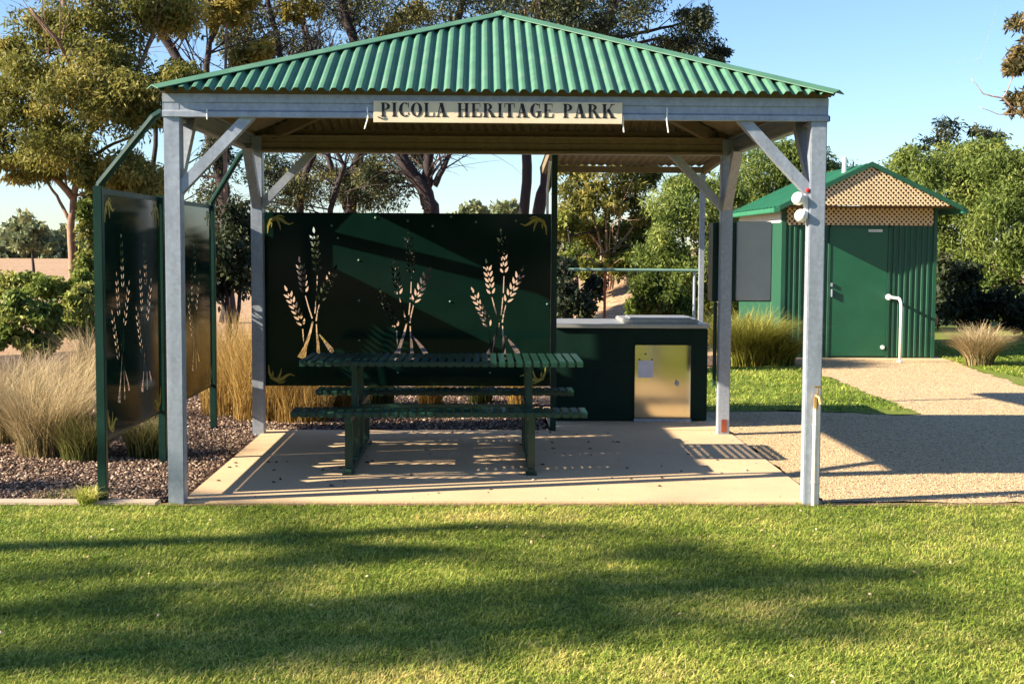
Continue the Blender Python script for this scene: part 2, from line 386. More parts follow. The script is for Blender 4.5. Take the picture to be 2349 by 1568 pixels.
cbeam((-W2-e_, DP+e_, 0), (W2+e_, DP+e_, 0), (0, 1.0001, 0))
for bx in ((-W2+.01, .012, 2.517, W2-.01, .04, 2.571), (-W2+.01, DP-.04, 2.517, W2-.01, DP-.012, 2.571), (-W2+.012, .045, 2.517, -W2+.04, DP-.045, 2.571), (W2-.04, .045, 2.517, W2-.012, DP-.045, 2.571)):
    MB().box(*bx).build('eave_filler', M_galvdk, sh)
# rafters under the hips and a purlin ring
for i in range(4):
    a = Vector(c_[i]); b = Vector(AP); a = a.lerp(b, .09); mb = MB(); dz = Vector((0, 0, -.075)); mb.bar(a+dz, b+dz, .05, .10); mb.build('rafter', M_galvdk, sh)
# knee braces
for x, y, sx, sy in ((-W2+T, T/2, 1, 1), (W2-T, T/2, -1, 1), (-W2+T, DP-T/2, 1, -1), (W2-T, DP-T/2, -1, -1)):
    mb = MB(); mb.bar((x-sx*.02, y, 1.955-.02), (x+sx*.425, y, HB+.02), .065, .075, up=(0,1,0)); mb.build('brace', M_galv, sh)
    yy = y+sy*T/2; xx = x-sx*T/2; mb = MB(); mb.bar((xx, yy-sy*.02, 1.935), (xx, yy+sy*.425, HB+.02), .065, .075, up=(1,0,0)); mb.build('brace', M_galv, sh)
# small wire hooks hanging on the front beam
for x, z0, z1, dx in ((-.787, 2.44, 2.31, -.02), (.768, 2.40, 2.30, .006), (1.035, 2.45, 2.30, .012), (-1.76, 2.42, 2.36, 0)):
    mb = MB(); mb.tube([(x+dx*.2, -.014, z0), (x, -.022, (z0+z1)/2), (x+dx, -.018, z1)], .0045, 6); mb.build('wire_hook', M_white, sh)

# ------------------------------------------------------------------ name board
sg = empty('name_board', (0, -.03, 2.41), 'cream name board with black serif capitals fixed to the shelter front beam', 'sign')
mb = MB(); mb.box(-.752, -.034, 2.348, .762, -.020, 2.478, b=.002); mb.build('board', M_cream, sg)
GL = {}
def seg(x0, y0, x1, y1): return [(x0, y0), (x1, y0), (x1, y1), (x0, y1)]
def arc(cx, cy, rx, ry, irx, iry, a0, a1, n=14, icx=None):
    icx = cx if icx is None else icx; P = []
    for k in range(n):
        t0 = R(a0+(a1-a0)*k/n); t1 = R(a0+(a1-a0)*(k+1)/n)
        P.append([(cx+rx*math.cos(t0), cy+ry*math.sin(t0)), (cx+rx*math.cos(t1), cy+ry*math.sin(t1)), (icx+irx*math.cos(t1), cy+iry*math.sin(t1)), (icx+irx*math.cos(t0), cy+iry*math.sin(t0))])
    return P
S, h = .185, .055
def stem(x): return [seg(x, 0, x+S, 1), seg(x-.07, 0, x+S+.07, h), seg(x-.07, 1-h, x+S+.07, 1)]
def diag(xa, ya, xb, yb, w): return [[(xa, ya), (xa+w, ya), (xb+w, yb), (xb, yb)]]
GL['I'] = (stem(.07), .34)
bowl = arc(.27, .735, .34, .265, .15, .215, -90, 90)
GL['P'] = (stem(.07)+bowl, .62)
GL['R'] = (stem(.07)+arc(.27, .75, .33, .25, .15, .2, -90, 90)+diag(.58, 0, .32, .5, .2)+[seg(.52, 0, .85, h)], .84)
GL['O'] = (arc(.37, .5, .37, .515, .16, .46, 0, 360, 24), .74)
cc = arc(.38, .5, .37, .515, .15, .46, 52, 308, 20)
GL['C'] = (cc+[seg(.60, .66, .65, 1.0), seg(.60, .14, .64, .3)], .68)
GL['G'] = (cc+[seg(.60, .68, .65, 1.0), seg(.50, .05, .68, .42), seg(.42, .40, .76, .45)], .76)
GL['L'] = (stem(.07)+[seg(.27, 0, .64, h), [(.59, 0), (.64, 0), (.66, .32), (.63, .32)]], .66)
GL['E'] = (stem(.07)+[seg(.27, 0, .62, h), seg(.27, 1-h, .60, 1), seg(.27, .49, .46, .54), seg(.43, .40, .46, .63), [(.57, 0), (.62, 0), (.65, .3), (.62, .3)], seg(.57, .72, .60, 1)], .66)
GL['H'] = (stem(.07)+stem(.52)+[seg(.27, .49, .52, .54)], .80)
GL['T'] = ([seg(.24, 0, .44, 1), seg(.16, 0, .52, h), seg(0, 1-h, .68, 1), seg(0, .70, .04, 1), seg(.64, .70, .68, 1)], .68)
GL['A'] = (diag(.48, 0, .25, 1, .22)+[[(.08, 0), (.13, 0), (.36, 1), (.31, 1)], seg(-.02, 0, .24, h), seg(.40, 0, .80, h), seg(.18, .31, .52, .36)], .78)
GL['K'] = (stem(.07)+diag(.60, 0, .30, .62, .21)+[[(.26, .40), (.30, .36), (.72, 1), (.65, 1)], seg(.52, 0, .88, h), seg(.54, 1-h, .82, 1)], .86)
txt = 'PICOLA HERITAGE PARK'; trk = .115; wd = [0.52 if c == ' ' else GL[c][1]+trk for c in txt]; H = .083; tot = sum(wd)-trk
kx = 1.425/(tot*H); x = -.708
zb = 2.384
for c, wv in zip(txt, wd):
    if c != ' ':
        mb = MB()
        for q in GL[c][0]:
            mb.prism([(x+px*H*kx, zb+py*H) for px, py in q], -.0365, -.0338)
        mb.build('letter', M_black, sg)
    x += wv*H*kx
mb = MB(); mb.tube([(-.725, -.038, 2.383), (-.715, -.038, 2.374), (-.70, -.038, 2.372), (-.688, -.038, 2.384)], .003, 5); mb.build('flourish', M_black, sg)

# ------------------------------------------------------------------ wheat screens (steel sheet with real cut-outs)
def grain(cx, cy, ang, L, w):
    P = []
    for k in range(10):
        t = k/9; P.append((t*L, w*math.sin(math.pi*t**.75)*.5))
    P = P+[(a, -b) for a, b in P[-2:0:-1]]
    c, s = math.cos(ang), math.sin(ang); return [(cx+a*c-b*s, cy+a*s+b*c) for a, b in P]
def strip(pts, ws):
    l, r_ = [], []
    for i, p in enumerate(pts):
        a = Vector(pts[max(0, i-1)]); b = Vector(pts[min(len(pts)-1, i+1)]); d = (b-a).normalized(); n = Vector((-d.y, d.x))
        l.append((p[0]+n.x*ws[i]/2, p[1]+n.y*ws[i]/2)); r_.append((p[0]-n.x*ws[i]/2, p[1]-n.y*ws[i]/2))
    return l+r_[::-1]
def motif(k=.001244, gaps=()):
    H_ = []
    ears = [((-78, -20), (-180, 205), 6), ((-62, 205), (-92, 400), 5), ((25, 350), (4, 600), 6), ((42, 150), (138, 350), 5)]
    for (a, b, n) in ears:
        a = Vector(a); b = Vector(b); d = (b-a); L = d.length; d.normalize(); ang = math.atan2(d.y, d.x); nn = Vector((-d.y, d.x))
        st = L/n
        for i in range(n):
            p = a+d*(st*i)
            for s in (1, -1):
                q = p+nn*s*7; H_.append(grain(q.x, q.y, ang+s*.58, st*1.12, 16))
            if i: H_.append(grain((p+d*9).x, (p+d*9).y, ang, st*.62, 11))
        q = b+d*6; H_.append(grain(q.x, q.y, ang, 46, 16))
    H_ += [strip([(-78, -48), (-74, -105), (-66, -150)], [7, 8, 9]), strip([(-58, 180), (-35, 95), (-12, 25)], [6, 8, 9]), strip([(24, 325), (20, 210)], [5, 7]),
           strip([(38, 128), (22, 60), (14, 8)], [6, 8, 9]), strip([(17, 180), (12, 120), (6, 60)], [6, 7, 7]),
           strip([(-8, 5), (-28, -75), (-60, -170), (-88, -250)], [9, 16, 24, 62]), strip([(16, -15), (18, -70), (26, -150), (30, -245)], [7, 9, 18, 28]),
           strip([(36, -85), (68, -125), (112, -185), (128, -208)], [8, 16, 34, 26])]
    return [[(x*k, y*k) for x, y in h_] for h_ in H_]
def flourish(sx, sy, k=.00125):
    parts = [strip([(4, -70), (8, -20), (26, 18), (60, 34), (96, 26), (124, 4), (150, -8), (182, 4)], [5, 14, 22, 27, 24, 17, 11, 3]),
             strip([(62, 26), (78, 6), (88, -22), (92, -48)], [10, 14, 10, 3]), strip([(28, 20), (34, -6), (30, -30)], [8, 11, 3]),
             strip([(60, 40), (74, 52), (100, 50), (120, 38)], [4, 9, 8, 3])]
    return [[(x*k*sx, (y-40)*k*sy) for x, y in p] for p in parts]
def screen_sheet(w_, h_, centres, name, parent, mat, rot=None, loc=None):
    """flat sheet with holes, built in local x,z then placed"""
    cu = bpy.data.curves.new('tmp', 'CURVE'); cu.dimensions = '2D'; cu.fill_mode = 'BOTH'; cu.extrude = .0015
    def sp(P):
        s = cu.splines.new('POLY'); s.points.add(len(P)-1)
        for i, (a, b) in enumerate(P): s.points[i].co = (a, b, 0, 1)
        s.use_cyclic_u = True
    sp([(0, 0), (w_, 0), (w_, h_), (0, h_)])
    for cx, cz in centres:
        for P in motif(): sp([(a+cx, b+cz) for a, b in P])
    o = bpy.data.objects.new('tmp', cu); col.objects.link(o); dg = bpy.context.evaluated_depsgraph_get(); dg.update()
    me = bpy.data.meshes.new_from_object(o.evaluated_get(dg)); bpy.data.objects.remove(o)
    me.name = name; me.materials.clear()
    me.transform(Matrix.Rotation(R(90), 4, 'X'))
    if rot: me.transform(rot)
    me.transform(Matrix.Translation(Vector(loc)-parent.location))
    pn = link(name, me, mat, parent)
    for fx, fz, sx, sy in ((.035, h_-.04, 1, 1), (w_-.035, h_-.04, -1, 1), (.035, .04, 1, -1), (w_-.035, .04, -1, -1)):
        fm = MB()
        for P_ in flourish(sx, sy): fm.prism([(a+fx, b+fz) for a, b in P_], -.004, -.0018)
        fo = fm.build('corner_flourish', M_flour, None); fo.parent = pn
        if rot: fo.data.transform(rot)
        fo.data.transform(Matrix.Translation(Vector(loc)-parent.location))
    return pn
M_flour = paint('yellow_flourish', (.28,.24,.035), .5, .2)
# back screen
bs = empty('wheat_screen', (-.72, 3.2, 0), 'dark green steel screen with three cut-out wheat sheaves, behind the picnic table', 'screen')
px0, pz0, pw, ph = -1.95, .405, 2.45, 1.475
k_ = .001244
cen = [(.395*1.245, .0), (0, 0), (0, 0)]
def c2p(cx, cy): return ((cx-57)*k_, (1228-cy)*k_)
screen_sheet(pw, ph, [c2p(402, 790), c2p(1045, 800), c2p(1680, 795)], 'panel', bs, M_panel, None, (px0, 3.2, pz0))
mb = MB()
mb.box(px0, 3.203, pz0-.0, px0+.035, 3.235, pz0+ph); mb.box(px0+pw-.035, 3.203, pz0, px0+pw, 3.235, pz0+ph)
mb.box(px0+.036, 3.203, pz0+ph-.035, px0+pw-.036, 3.235, pz0+ph-.001); mb.box(px0+.036, 3.203, pz0+.001, px0+pw-.036, 3.235, pz0+.03)
mb.build('frame', M_green, bs)
Mriv = paint('rivet_green', (.10,.22,.16), .4)
for cx, cy in ((525, 130), (568, 215), (710, 365), (710, 640), (710, 915), (1045, 95), (1215, 130), (1340, 65), (1510, 100), (1335, 645), (825, 75), (2003, 660), (945, 1070), (975, 1135), (1610, 1135), (1785, 90)):
    a, b = c2p(cx, cy); mb = MB(); mb.lathe((px0+a, 3.198, pz0+b), [(.010, .0), (.0095, -.004), (.004, -.007), (.0005, -.0075)], 8, 'y'); mb.build('rivet', Mriv, bs)
# side screen at the left of the shelter
ss = empty('wheat_screen', (-2.45, 1.8, 0), 'dark green side screen with cut-out wheat, standing on green posts left of the shelter', 'screen')
Rz = Matrix.Rotation(R(90), 4, 'Z')
for y0, y1, cs in ((.16, 1.64, (.42, 1.02)), (1.71, 3.5, (.45, 1.10))):
    screen_sheet(y1-y0, 1.53, [(c, .50) for c in cs], 'panel', ss, M_panel, Rz, (-2.45, y0, .385))
for y0 in (.06, 1.645, 3.53):
    mb = MB(); mb.box(-2.48, y0, -.04, -2.425, y0+.055, 1.96, b=.004); mb.build('post', M_green, ss)
mb = MB(); mb.box(-2.483, .118, 1.915, -2.455, 3.53, 1.95); mb.box(-2.483, .118, .365, -2.455, 3.53, .385); mb.build('frame', M_green, ss)
for a, b in (((-2.45, .09, 1.94), (-2.05, .06, 2.41)), ((-2.45, 3.53, 1.94), (-2.06, 3.12, 2.40))):
    a = Vector(a); b = Vector(b); mb = MB(); mb.tube([a, a+Vector((.005, 0, .03)), b-Vector((.05, 0, .03)), b], .024, 8); mb.build('stay', M_green, ss)

# ------------------------------------------------------------------ picnic table
TX0, TX1 = -1.40, .64
tb = empty('picnic_table', (-.38, 1.75, .012), 'green slatted steel picnic table with two attached bench seats on the slab', 'table')
def slats(mb, x0, x1, y0, y1, z, pitch=.0625, w_=.043, drop=.04, skew=0):
    n = int((x1-x0)/pitch)
    for i in range(n+1):
        x = x0+i*pitch; t = .005
        pr = [(y0, z-drop), (y0, z-.012), (y0+.004, z-.004), (y0+.012, z), (y1-.012, z), (y1-.004, z-.004), (y1, z-.012), (y1, z-drop)]
        inn = [(min(max(a, y0+t), y1-t), b-(t if y0+.002 < a < y1-.002 else 0)) for a, b in pr]
        loop = pr+inn[::-1]; m = len(loop)
        vs = [(x+dx, a, b) for dx in (0, w_) for a, b in loop]
        fs = [(j, (j+1) % m, m+(j+1) % m, m+j) for j in range(m)]
        for s_ in (0, 1):
            for j in range(len(pr)-1):
                q = (j, j+1, m-2-j, m-1-j); fs.append(tuple(a+s_*m for a in q))
        mb.add(vs, fs)
for nm, y0, y1, z in (('tabletop', 1.36, 2.13, .775), ('bench_seat', .93, 1.22, .462), ('bench_seat', 2.30, 2.59, .462)):
    mb = MB(); slats(mb, TX0, TX1-.04, y0, y1, z)
    for yy in (y0+.012, y1-.012-.03): mb.box(TX0+.01, yy, z-.036, TX1-.005, yy+.03, z-.007)
    mb.build(nm, M_table, tb)
for x in (-1.04, .235):
    mb = MB()
    mb.box(x, 1.0, .013, x+.05, 2.53, .055, b=.004)
    mb.box(x-.015, .98, .0125, x+.065, 1.1, .024); mb.box(x-.015, 2.43, .0125, x+.065, 2.55, .024)
    for y in (1.02, 2.45): mb.box(x, y, .056, x+.05, y+.05, .375, b=.004)
    for y in (1.52, 1.93): mb.box(x+.0, y, .056, x+.05, y+.05, .375, b=.004)
    mb.box(x+.001, .95, .376, x+.049, 2.57, .424, b=.004)
    for y in (1.50, 1.95): mb.box(x+.002, y, .425, x+.048, y+.05, .70, b=.004)
    mb.box(x+.001, 1.39, .701, x+.049, 2.10, .738, b=.004)
    for y, z in ((1.52, .30), (1.52, .20), (1.93, .30), (1.93, .18), (1.52, .10)): mb.lathe((x-.002, y+.025, z), [(.011, 0), (.011, -.008), (.001, -.009)], 6, 'x')
    mb.build('leg', M_table, tb)
mb = MB(); mb.bar((-.99, 1.75, .40), (.235, 1.75, .40), .04, .04); mb.build('stretcher', M_table, tb)

# ------------------------------------------------------------------ barbecue
bq = empty('barbecue', (1.27, 4.3, .017), 'dark green barbecue cabinet with a steel bench top and a brassy steel door', 'barbecue')
mb = MB(); mb.box(.585, 3.87, .02, 1.97, 4.75, .865, b=.008); mb.build('body', paint('barbecue_green', (.003,.020,.014), .6, .15, spec=.15), bq)
mb = MB(); mb.box(.565, 3.84, .868, 1.985, 4.78, .905, b=.006); mb.build('bench_top', M_benchtop, bq)
mb = MB(); mb.box(1.20, 3.95, .907, 1.90, 4.62, .945, b=.01); mb.box(1.28, 4.02, .947, 1.84, 4.5, .956); mb.build('hotplate', M_benchtop, bq)
dr = MB().box(1.305, 3.852, .05, 1.815, 3.868, .715, b=.004).build('door', M_steel, bq)
MB().box(1.335, 3.848, .42, 1.47, 3.8515, .575).build('notice', M_paper, dr)
for x, z in ((1.345, .585), (1.46, .585), (1.40, .635)):
    m_ = MB(); m_.lathe((x, 3.851, z), [(.008, 0), (.008, -.004), (.0005, -.005)], 8, 'y'); m_.build('screw', M_black, dr)
m_ = MB(); m_.lathe((1.69, 3.851, .37), [(.022, 0), (.022, -.008), (.006, -.010), (.006, -.03), (.0005, -.03)], 12, 'y'); m_.box(1.683, 3.815, .345, 1.697, 3.823, .395); m_.build('lock', M_galv, dr)
m_ = MB(); m_.box(1.30, 3.83, .0185, 1.82, 3.868, .045); m_.build('door_sill', M_galv, bq)

# lean-to roof over the barbecue
lr = empty('barbecue_shelter', (1.3, 4.2, 0), 'small lean-to roof on posts joined behind the picnic shelter, over the barbecue', 'shelter')
mb = MB(); n = 160
for lay in (0, 1):
    vs = []; fs = []
    for i in range(n+1):
        x = .50+(2.20-.50)*i/n; c = .009*math.cos(2*math.pi*x/.0762)-.004*lay
        vs += [(x, DP+.02, 2.56+c), (x, 5.3, 2.425+c)]
    for i in range(n): fs.append((2*i, 2*i+2, 2*i+3, 2*i+1))
    mb.add(vs, fs, lay)
mb.build('roof', [M_roof, M_galvdk], lr, smooth=True)
MB().box(.50, 5.21, 2.345, 2.20, 5.25, 2.405).build('fascia', M_green, lr)
MB().box(.56, 5.10, 2.34, 2.16, 5.14, 2.40).build('beam', M_galvdk, lr)
for s_ in (.53, 2.13):
    m_ = MB(); m_.bar((s_, DP+.03, 2.50), (s_, 5.2, 2.37), .04, .08); m_.build('rafter', M_galvdk, lr)
MB().box(.505, 3.245, -.02, .555, 3.295, 2.50, b=.003).build('post', M_green, lr)
MB().box(2.09, 5.15, -.02, 2.14, 5.2, 2.34, b=.003).build('post', M_galv, lr)
m_ = MB(); m_.tube([(.47, 3.27, .5), (.47, 3.27, 2.1), (.49, 3.22, 2.33)], .012, 8); m_.build('conduit', M_white, lr)

# cabinet on the rear post
cb = empty('meter_cabinet', (2.1, 3.35, 1.14), 'grey-fronted meter cabinet with green sides fixed on the rear right shelter post', 'cabinet')
MB().box(1.885, 3.19, 1.14, 2.395, 3.42, 1.815, b=.006).build('body', M_green, cb)
MB().box(2.085, 3.172, 1.15, 2.385, 3.188, 1.825, b=.006).build('door', M_cabinet, cb)
m_ = MB(); m_.tube([(1.905, 3.14, .42), (1.905, 3.14, 1.14)], .016, 8); m_.build('conduit', M_green, cb)
# twin flood lamp on front right post
fl = empty('sensor_light', (1.90, .05, 1.9), 'white twin-head sensor light on the inner face of the front right post', 'lamp')
for x, z in ((1.865, 1.905), (1.885, 1.80)):
    m_ = MB(); m_.lathe((x, .03, z), [(.001, -.055), (.02, -.052), (.036, -.03), (.042, 0), (.036, .03), (.02, .045), (.001, .048)], 14, 'y'); m_.build('lamp_head', M_white, fl, smooth=True)
m_ = MB(); m_.box(1.905, .02, 1.78, 1.927, .07, 1.95, b=.004); m_.build('bracket', M_white, fl)
m_ = MB(); m_.lathe((1.918, .008, 1.955), [(.001, -.012), (.014, -.008), (.014, .01), (.001, .012)], 10, 'y'); m_.build('sensor_eye', M_red, fl)
# standpipe with tap
tp = empty('garden_tap', (1.985, -.035, 0), 'thin galvanised standpipe with a brass tap against the front right post', 'tap')
m_ = MB(); m_.tube([(1.985, -.03, -.02), (1.985, -.03, .62)], .0165, 10); m_.tube([(1.985, -.03, .14), (1.985, -.03, .15)], .021, 10); m_.tube([(1.985, -.03, .50), (1.985, -.03, .51)], .021, 10); m_.build('pipe', galv('pale_pipe', (.55,.55,.52)), tp)
m_ = MB(); m_.tube([(1.985, -.03, .60), (1.985, -.035, .66), (1.99, -.045, .69), (2.0, -.07, .68), (2.005, -.085, .64)], [.016, .018, .017, .014, .012], 8)
m_.tube([(1.992, -.04, .69), (1.995, -.04, .74)], .006, 6); m_.tube([(1.97, -.04, .745), (2.02, -.04, .745)], .006, 6); m_.build('tap', M_brass, tp)

# ------------------------------------------------------------------ toilet block
tl = empty('toilet_block', (5.37, 12.7, 0), 'small green ribbed toilet building with tan lattice gable beside the gravel path', 'building')
tx0, tx1, ty0, ty1, tz = 4.25, 6.49, 11.08, 14.25, 1.93
def ribbed(x0, x1, z0, z1, y, pitch=.083, amp=.018):
    mb = MB(); xs = []; x = x0
    while x < x1-.02:
        for d, o in ((0, 0), (.40, 0), (.52, 1), (.86, 1), (.98, 0)):
            xx = x+pitch*d
            if xx < x1: xs.append((xx, o))
        x += pitch
    xs.append((x1, 0)); vs = []
    for a, o in xs: vs += [(a, y-amp*o, z0), (a, y-amp*o, z1)]
    mb.add(vs, [(2*i, 2*i+2, 2*i+3, 2*i+1) for i in range(len(xs)-1)]); return mb
ribbed(tx0+.05, 4.93, .03, tz, ty0-.002).build('wall', M_toilet, tl)
ribbed(5.83, tx1-.04, .03, tz, ty0-.002).build('wall', M_toilet, tl)
m_ = MB(); m_.box(tx0, ty0, .015, tx1, ty1, 2.12, 0); m_.build('core_wall', M_toilet, tl)
MB().box(tx0-.012, ty0-.03, .015, tx0+.048, ty0-.001, 2.2).build('corner_trim', M_toilet, tl); MB().box(tx1-.038, ty0-.03, .015, tx1+.012, ty0-.001, 2.2).build('corner_trim', M_toilet, tl)
m_ = MB(); m_.box(tx0-.014, ty0+.05, 1.97, tx0-.002, ty1-.02, 2.17); m_.build('side_panel', M_panelgrey, tl)
dr = MB().box(4.955, ty0-.018, .04, 5.79, ty0-.002, 1.90, b=.004).build('door', M_toiletdoor, tl)
m_ = MB(); m_.box(4.965, ty0-.05, 1.05, 4.99, ty0-.019, 1.10); m_.box(4.97, ty0-.06, .90, 4.985, ty0-.02, 1.01); m_.build('handle', M_galv, dr)
m_ = MB(); m_.lathe((5.74, ty0-.02, .17), [(.03, 0), (.03, -.02), (.001, -.022)], 10, 'y'); m_.build('door_stop', M_white, dr)
m_ = MB(); m_.box(4.934, ty0-.028, .015, 4.953, ty0-.001, 1.93); m_.box(5.792, ty0-.028, .015, 5.826, ty0-.001, 1.93); m_.box(4.934, ty0-.028, 1.905, 5.826, ty0-.0015, 1.93); m_.build('door_frame', M_toilet, tl)
m_ = MB(); m_.box(5.50, ty0-.024, 1.84, 5.70, ty0-.0185, 1.875)
plate = m_.build('door_sign', M_white, tl)
m_ = MB(); x = 5.512
for wv in (.008, .012, .006, .012, .01, .008, .012, .01, .012, .008, .01, .012): m_.box(x, ty0-.0262, 1.85, x+wv, ty0-.0242, 1.866); x += wv+.005
m_.build('sign_letters', M_cabinet, plate)
# lattice helper
def lattice(poly, y, sp=.050, sw=.019, name='lattice', ang=45):
    """strips clipped to a convex polygon in x,z"""
    mb = MB(); P = [Vector((a, b)) for a, b in poly]
    def clip(pts, a, b):
        out = []; n = Vector((-(b-a).y, (b-a).x))
        for i in range(len(pts)):
            p, q = pts[i], pts[(i+1) % len(pts)]; dp = (p-a).dot(n); dq = (q-a).dot(n)
            if dp >= 0: out.append(p)
            if dp*dq < 0: out.append(p.lerp(q, dp/(dp-dq)))
        return out
    c = sum(P, Vector((0, 0)))/len(P)
    for li, an in enumerate((ang, -ang)):
        d = Vector((math.cos(R(an)), math.sin(R(an)))); n = Vector((-d.y, d.x))
        for k in range(-40, 41):
            o = c+n*(k*sp); q = [o-d*3-n*sw/2, o+d*3-n*sw/2, o+d*3+n*sw/2, o-d*3+n*sw/2]
            for i in range(len(P)):
                q = clip(q, P[i], P[(i+1) % len(P)])
                if len(q) < 3: break
            if len(q) >= 3: mb.prism([(a.x, a.y) for a in q], y-.006*li-.005, y-.006*li)
    return mb
gy = 10.66; ax, az = 5.40, 2.80; ex0, ex1, ez = 4.10, 6.72, 2.185
gp = [(ex0+.12, ez+.02), (ex1-.12, ez+.02), (ax, az-.055)]
lattice(gp, gy).build('gable_lattice', M_lattice, tl)
m_ = MB(); m_.prism(gp, gy+.02, gy+.035); m_.build('gable_shadow_backing', M_latshade, tl)  # dark sheet paints the shadow seen through the lattice gaps
lattice([(tx0+.06, 1.935), (tx1-.05, 1.935), (tx1-.05, 2.18), (tx0+.06, 2.18)], ty0-.012).build('lattice_band', M_lattice, tl)
m_ = MB(); m_.box(tx0+.05, ty0-.008, 1.934, tx1-.04, ty0-.001, 2.19); m_.build('band_shadow_backing', M_latshade, tl)  # same painted shadow behind the lattice band
m_ = MB(); m_.box(ex0+.1, gy+.036, ez-.0, ex1-.1, ty0-.03, ez+.015); m_.build('soffit', M_latshade, tl)
# roof planes, 25 mm thick ribbed, plus barge boards
for sgn, ex in ((-1, ex0), (1, ex1)):
    m_ = MB(); n = 60
    for i in range(n):
        y0 = gy-.03+(14.55-gy+.03)*i/n; y1 = gy-.03+(14.55-gy+.03)*(i+1)/n; dz = .012 if i % 4 == 0 else 0
        m_.add([(ax, y0, az+dz), (ex, y0, ez+dz), (ex, y1, ez+dz), (ax, y1, az+dz)], [(0, 1, 2, 3)])
        m_.add([(ax, y0, az-.015), (ex, y0, ez-.015), (ex, y1, ez-.015), (ax, y1, az-.015)], [(0, 1, 2, 3)])
        if i % 4 == 0: m_.add([(ax, y0, az), (ax, y0, az+.012), (ex, y0, ez+.012), (ex, y0, ez)], [(0, 1, 2, 3)]); m_.add([(ax, y1, az), (ax, y1, az+.012), (ex, y1, ez+.012), (ex, y1, ez)], [(0, 1, 2, 3)])
    m_.build('roof', M_toiletroof, tl)
    m_ = MB(); m_.prism([(ax, az+.02), (ax, az-.05), (ex, ez-.055), (ex, ez+.015)], gy-.05, gy-.031); m_.build('barge_board', M_toilet, tl)
    gx = ex+sgn*.03
    m_ = MB(); m_.box(gx-.045, gy-.03, ez-.085, gx+.045, 14.55, ez-.018, b=.008); m_.build('gutter', M_toiletroof, tl)
m_ = MB(); m_.tube([(5.22, 11.4, 2.6), (5.22, 11.4, 2.93)], .035, 10); m_.build('vent_pipe', M_white, tl)
# grab rail
gr = empty('grab_rail', (5.8, 10.7, 0), 'white bent pipe handrail standing out from the toilet door frame', 'handrail')
m_ = MB(); m_.tube([(5.81, ty0-.03, .90), (5.80, 10.55, .90), (5.797, 10.47, .885), (5.795, 10.42, .84), (5.795, 10.40, .78), (5.795, 10.40, 0)], .021, 10); m_.build('pipe', M_white, gr, smooth=True)
m_ = MB(); m_.lathe((5.81, ty0-.028, .90), [(.045, 0), (.045, -.012), (.02, -.014)], 12, 'y'); m_.build('wall_flange', M_white, gr)
m_ = MB(); m_.lathe((5.795, 10.40, .0), [(.045, 0.012), (.045, .02), (.02, .022)], 12); m_.build('base_flange', M_white, gr)

# long rail on a thin post behind the barbecue
rl = empty('rail_fence', (1.9, 9, 0), 'low galvanised pipe rail on a rusty thin post beyond the barbecue', 'fence')
m_ = MB(); m_.tube([(1.03, 9, 1.31), (2.70, 9, 1.305)], .019, 8); m_.build('rail', paint('rail_paint', (.16,.27,.22), .4), rl)
for x in (1.50, 2.66):
    m_ = MB(); m_.tube([(x, 9.03, -.05), (x, 9.03, 1.30)], .018, 8); m_.build('post', M_rust if x < 2 else M_galv, rl)

# ------------------------------------------------------------------ vegetation generators
def leaves(C, n, size, spread, droop, asp, rg, tintbase, hang=0.):
    """C: kx3 sub-clump centres, spread kx3 radii; returns V,F,tint arrays of diamond leaves"""
    k = len(C); idx = rg.integers(0, k, n)
    d = rg.normal(size=(n, 3)); d /= np.linalg.norm(d, axis=1)[:, None]; rad = rg.random(n)**.42
    P = C[idx]+d*rad[:, None]*spread[idx]
    P[:, 2] -= hang*rg.random(n)**2
    ax = rg.normal(size=(n, 3)); ax[:, 2] -= droop; ax /= np.linalg.norm(ax, axis=1)[:, None]
    sd_ = np.cross(ax, rg.normal(size=(n, 3))); sd_ /= np.linalg.norm(sd_, axis=1)[:, None]
    L = size*(.6+.8*rg.random(n))[:, None]; Wd = L*asp
    V = np.stack([P, P+ax*L*.5+sd_*Wd*.5, P+ax*L, P+ax*L*.5-sd_*Wd*.5], 1).reshape(-1, 3)
    Fc = np.arange(4*n).reshape(n, 4)
    t = np.clip(tintbase[idx]+rg.normal(size=n)*.16, 0, 1)
    return V, Fc, t
def curve3(a, b, rg, sag=.15, n=6):
    a = np.array(a, float); b = np.array(b, float); L = np.linalg.norm(b-a); m = (a+b)/2+rg.normal(size=3)*L*.10+np.array([0, 0, sag*L])
    t = np.linspace(0, 1, n)[:, None]; return (1-t)**2*a+2*t*(1-t)*m+t**2*b
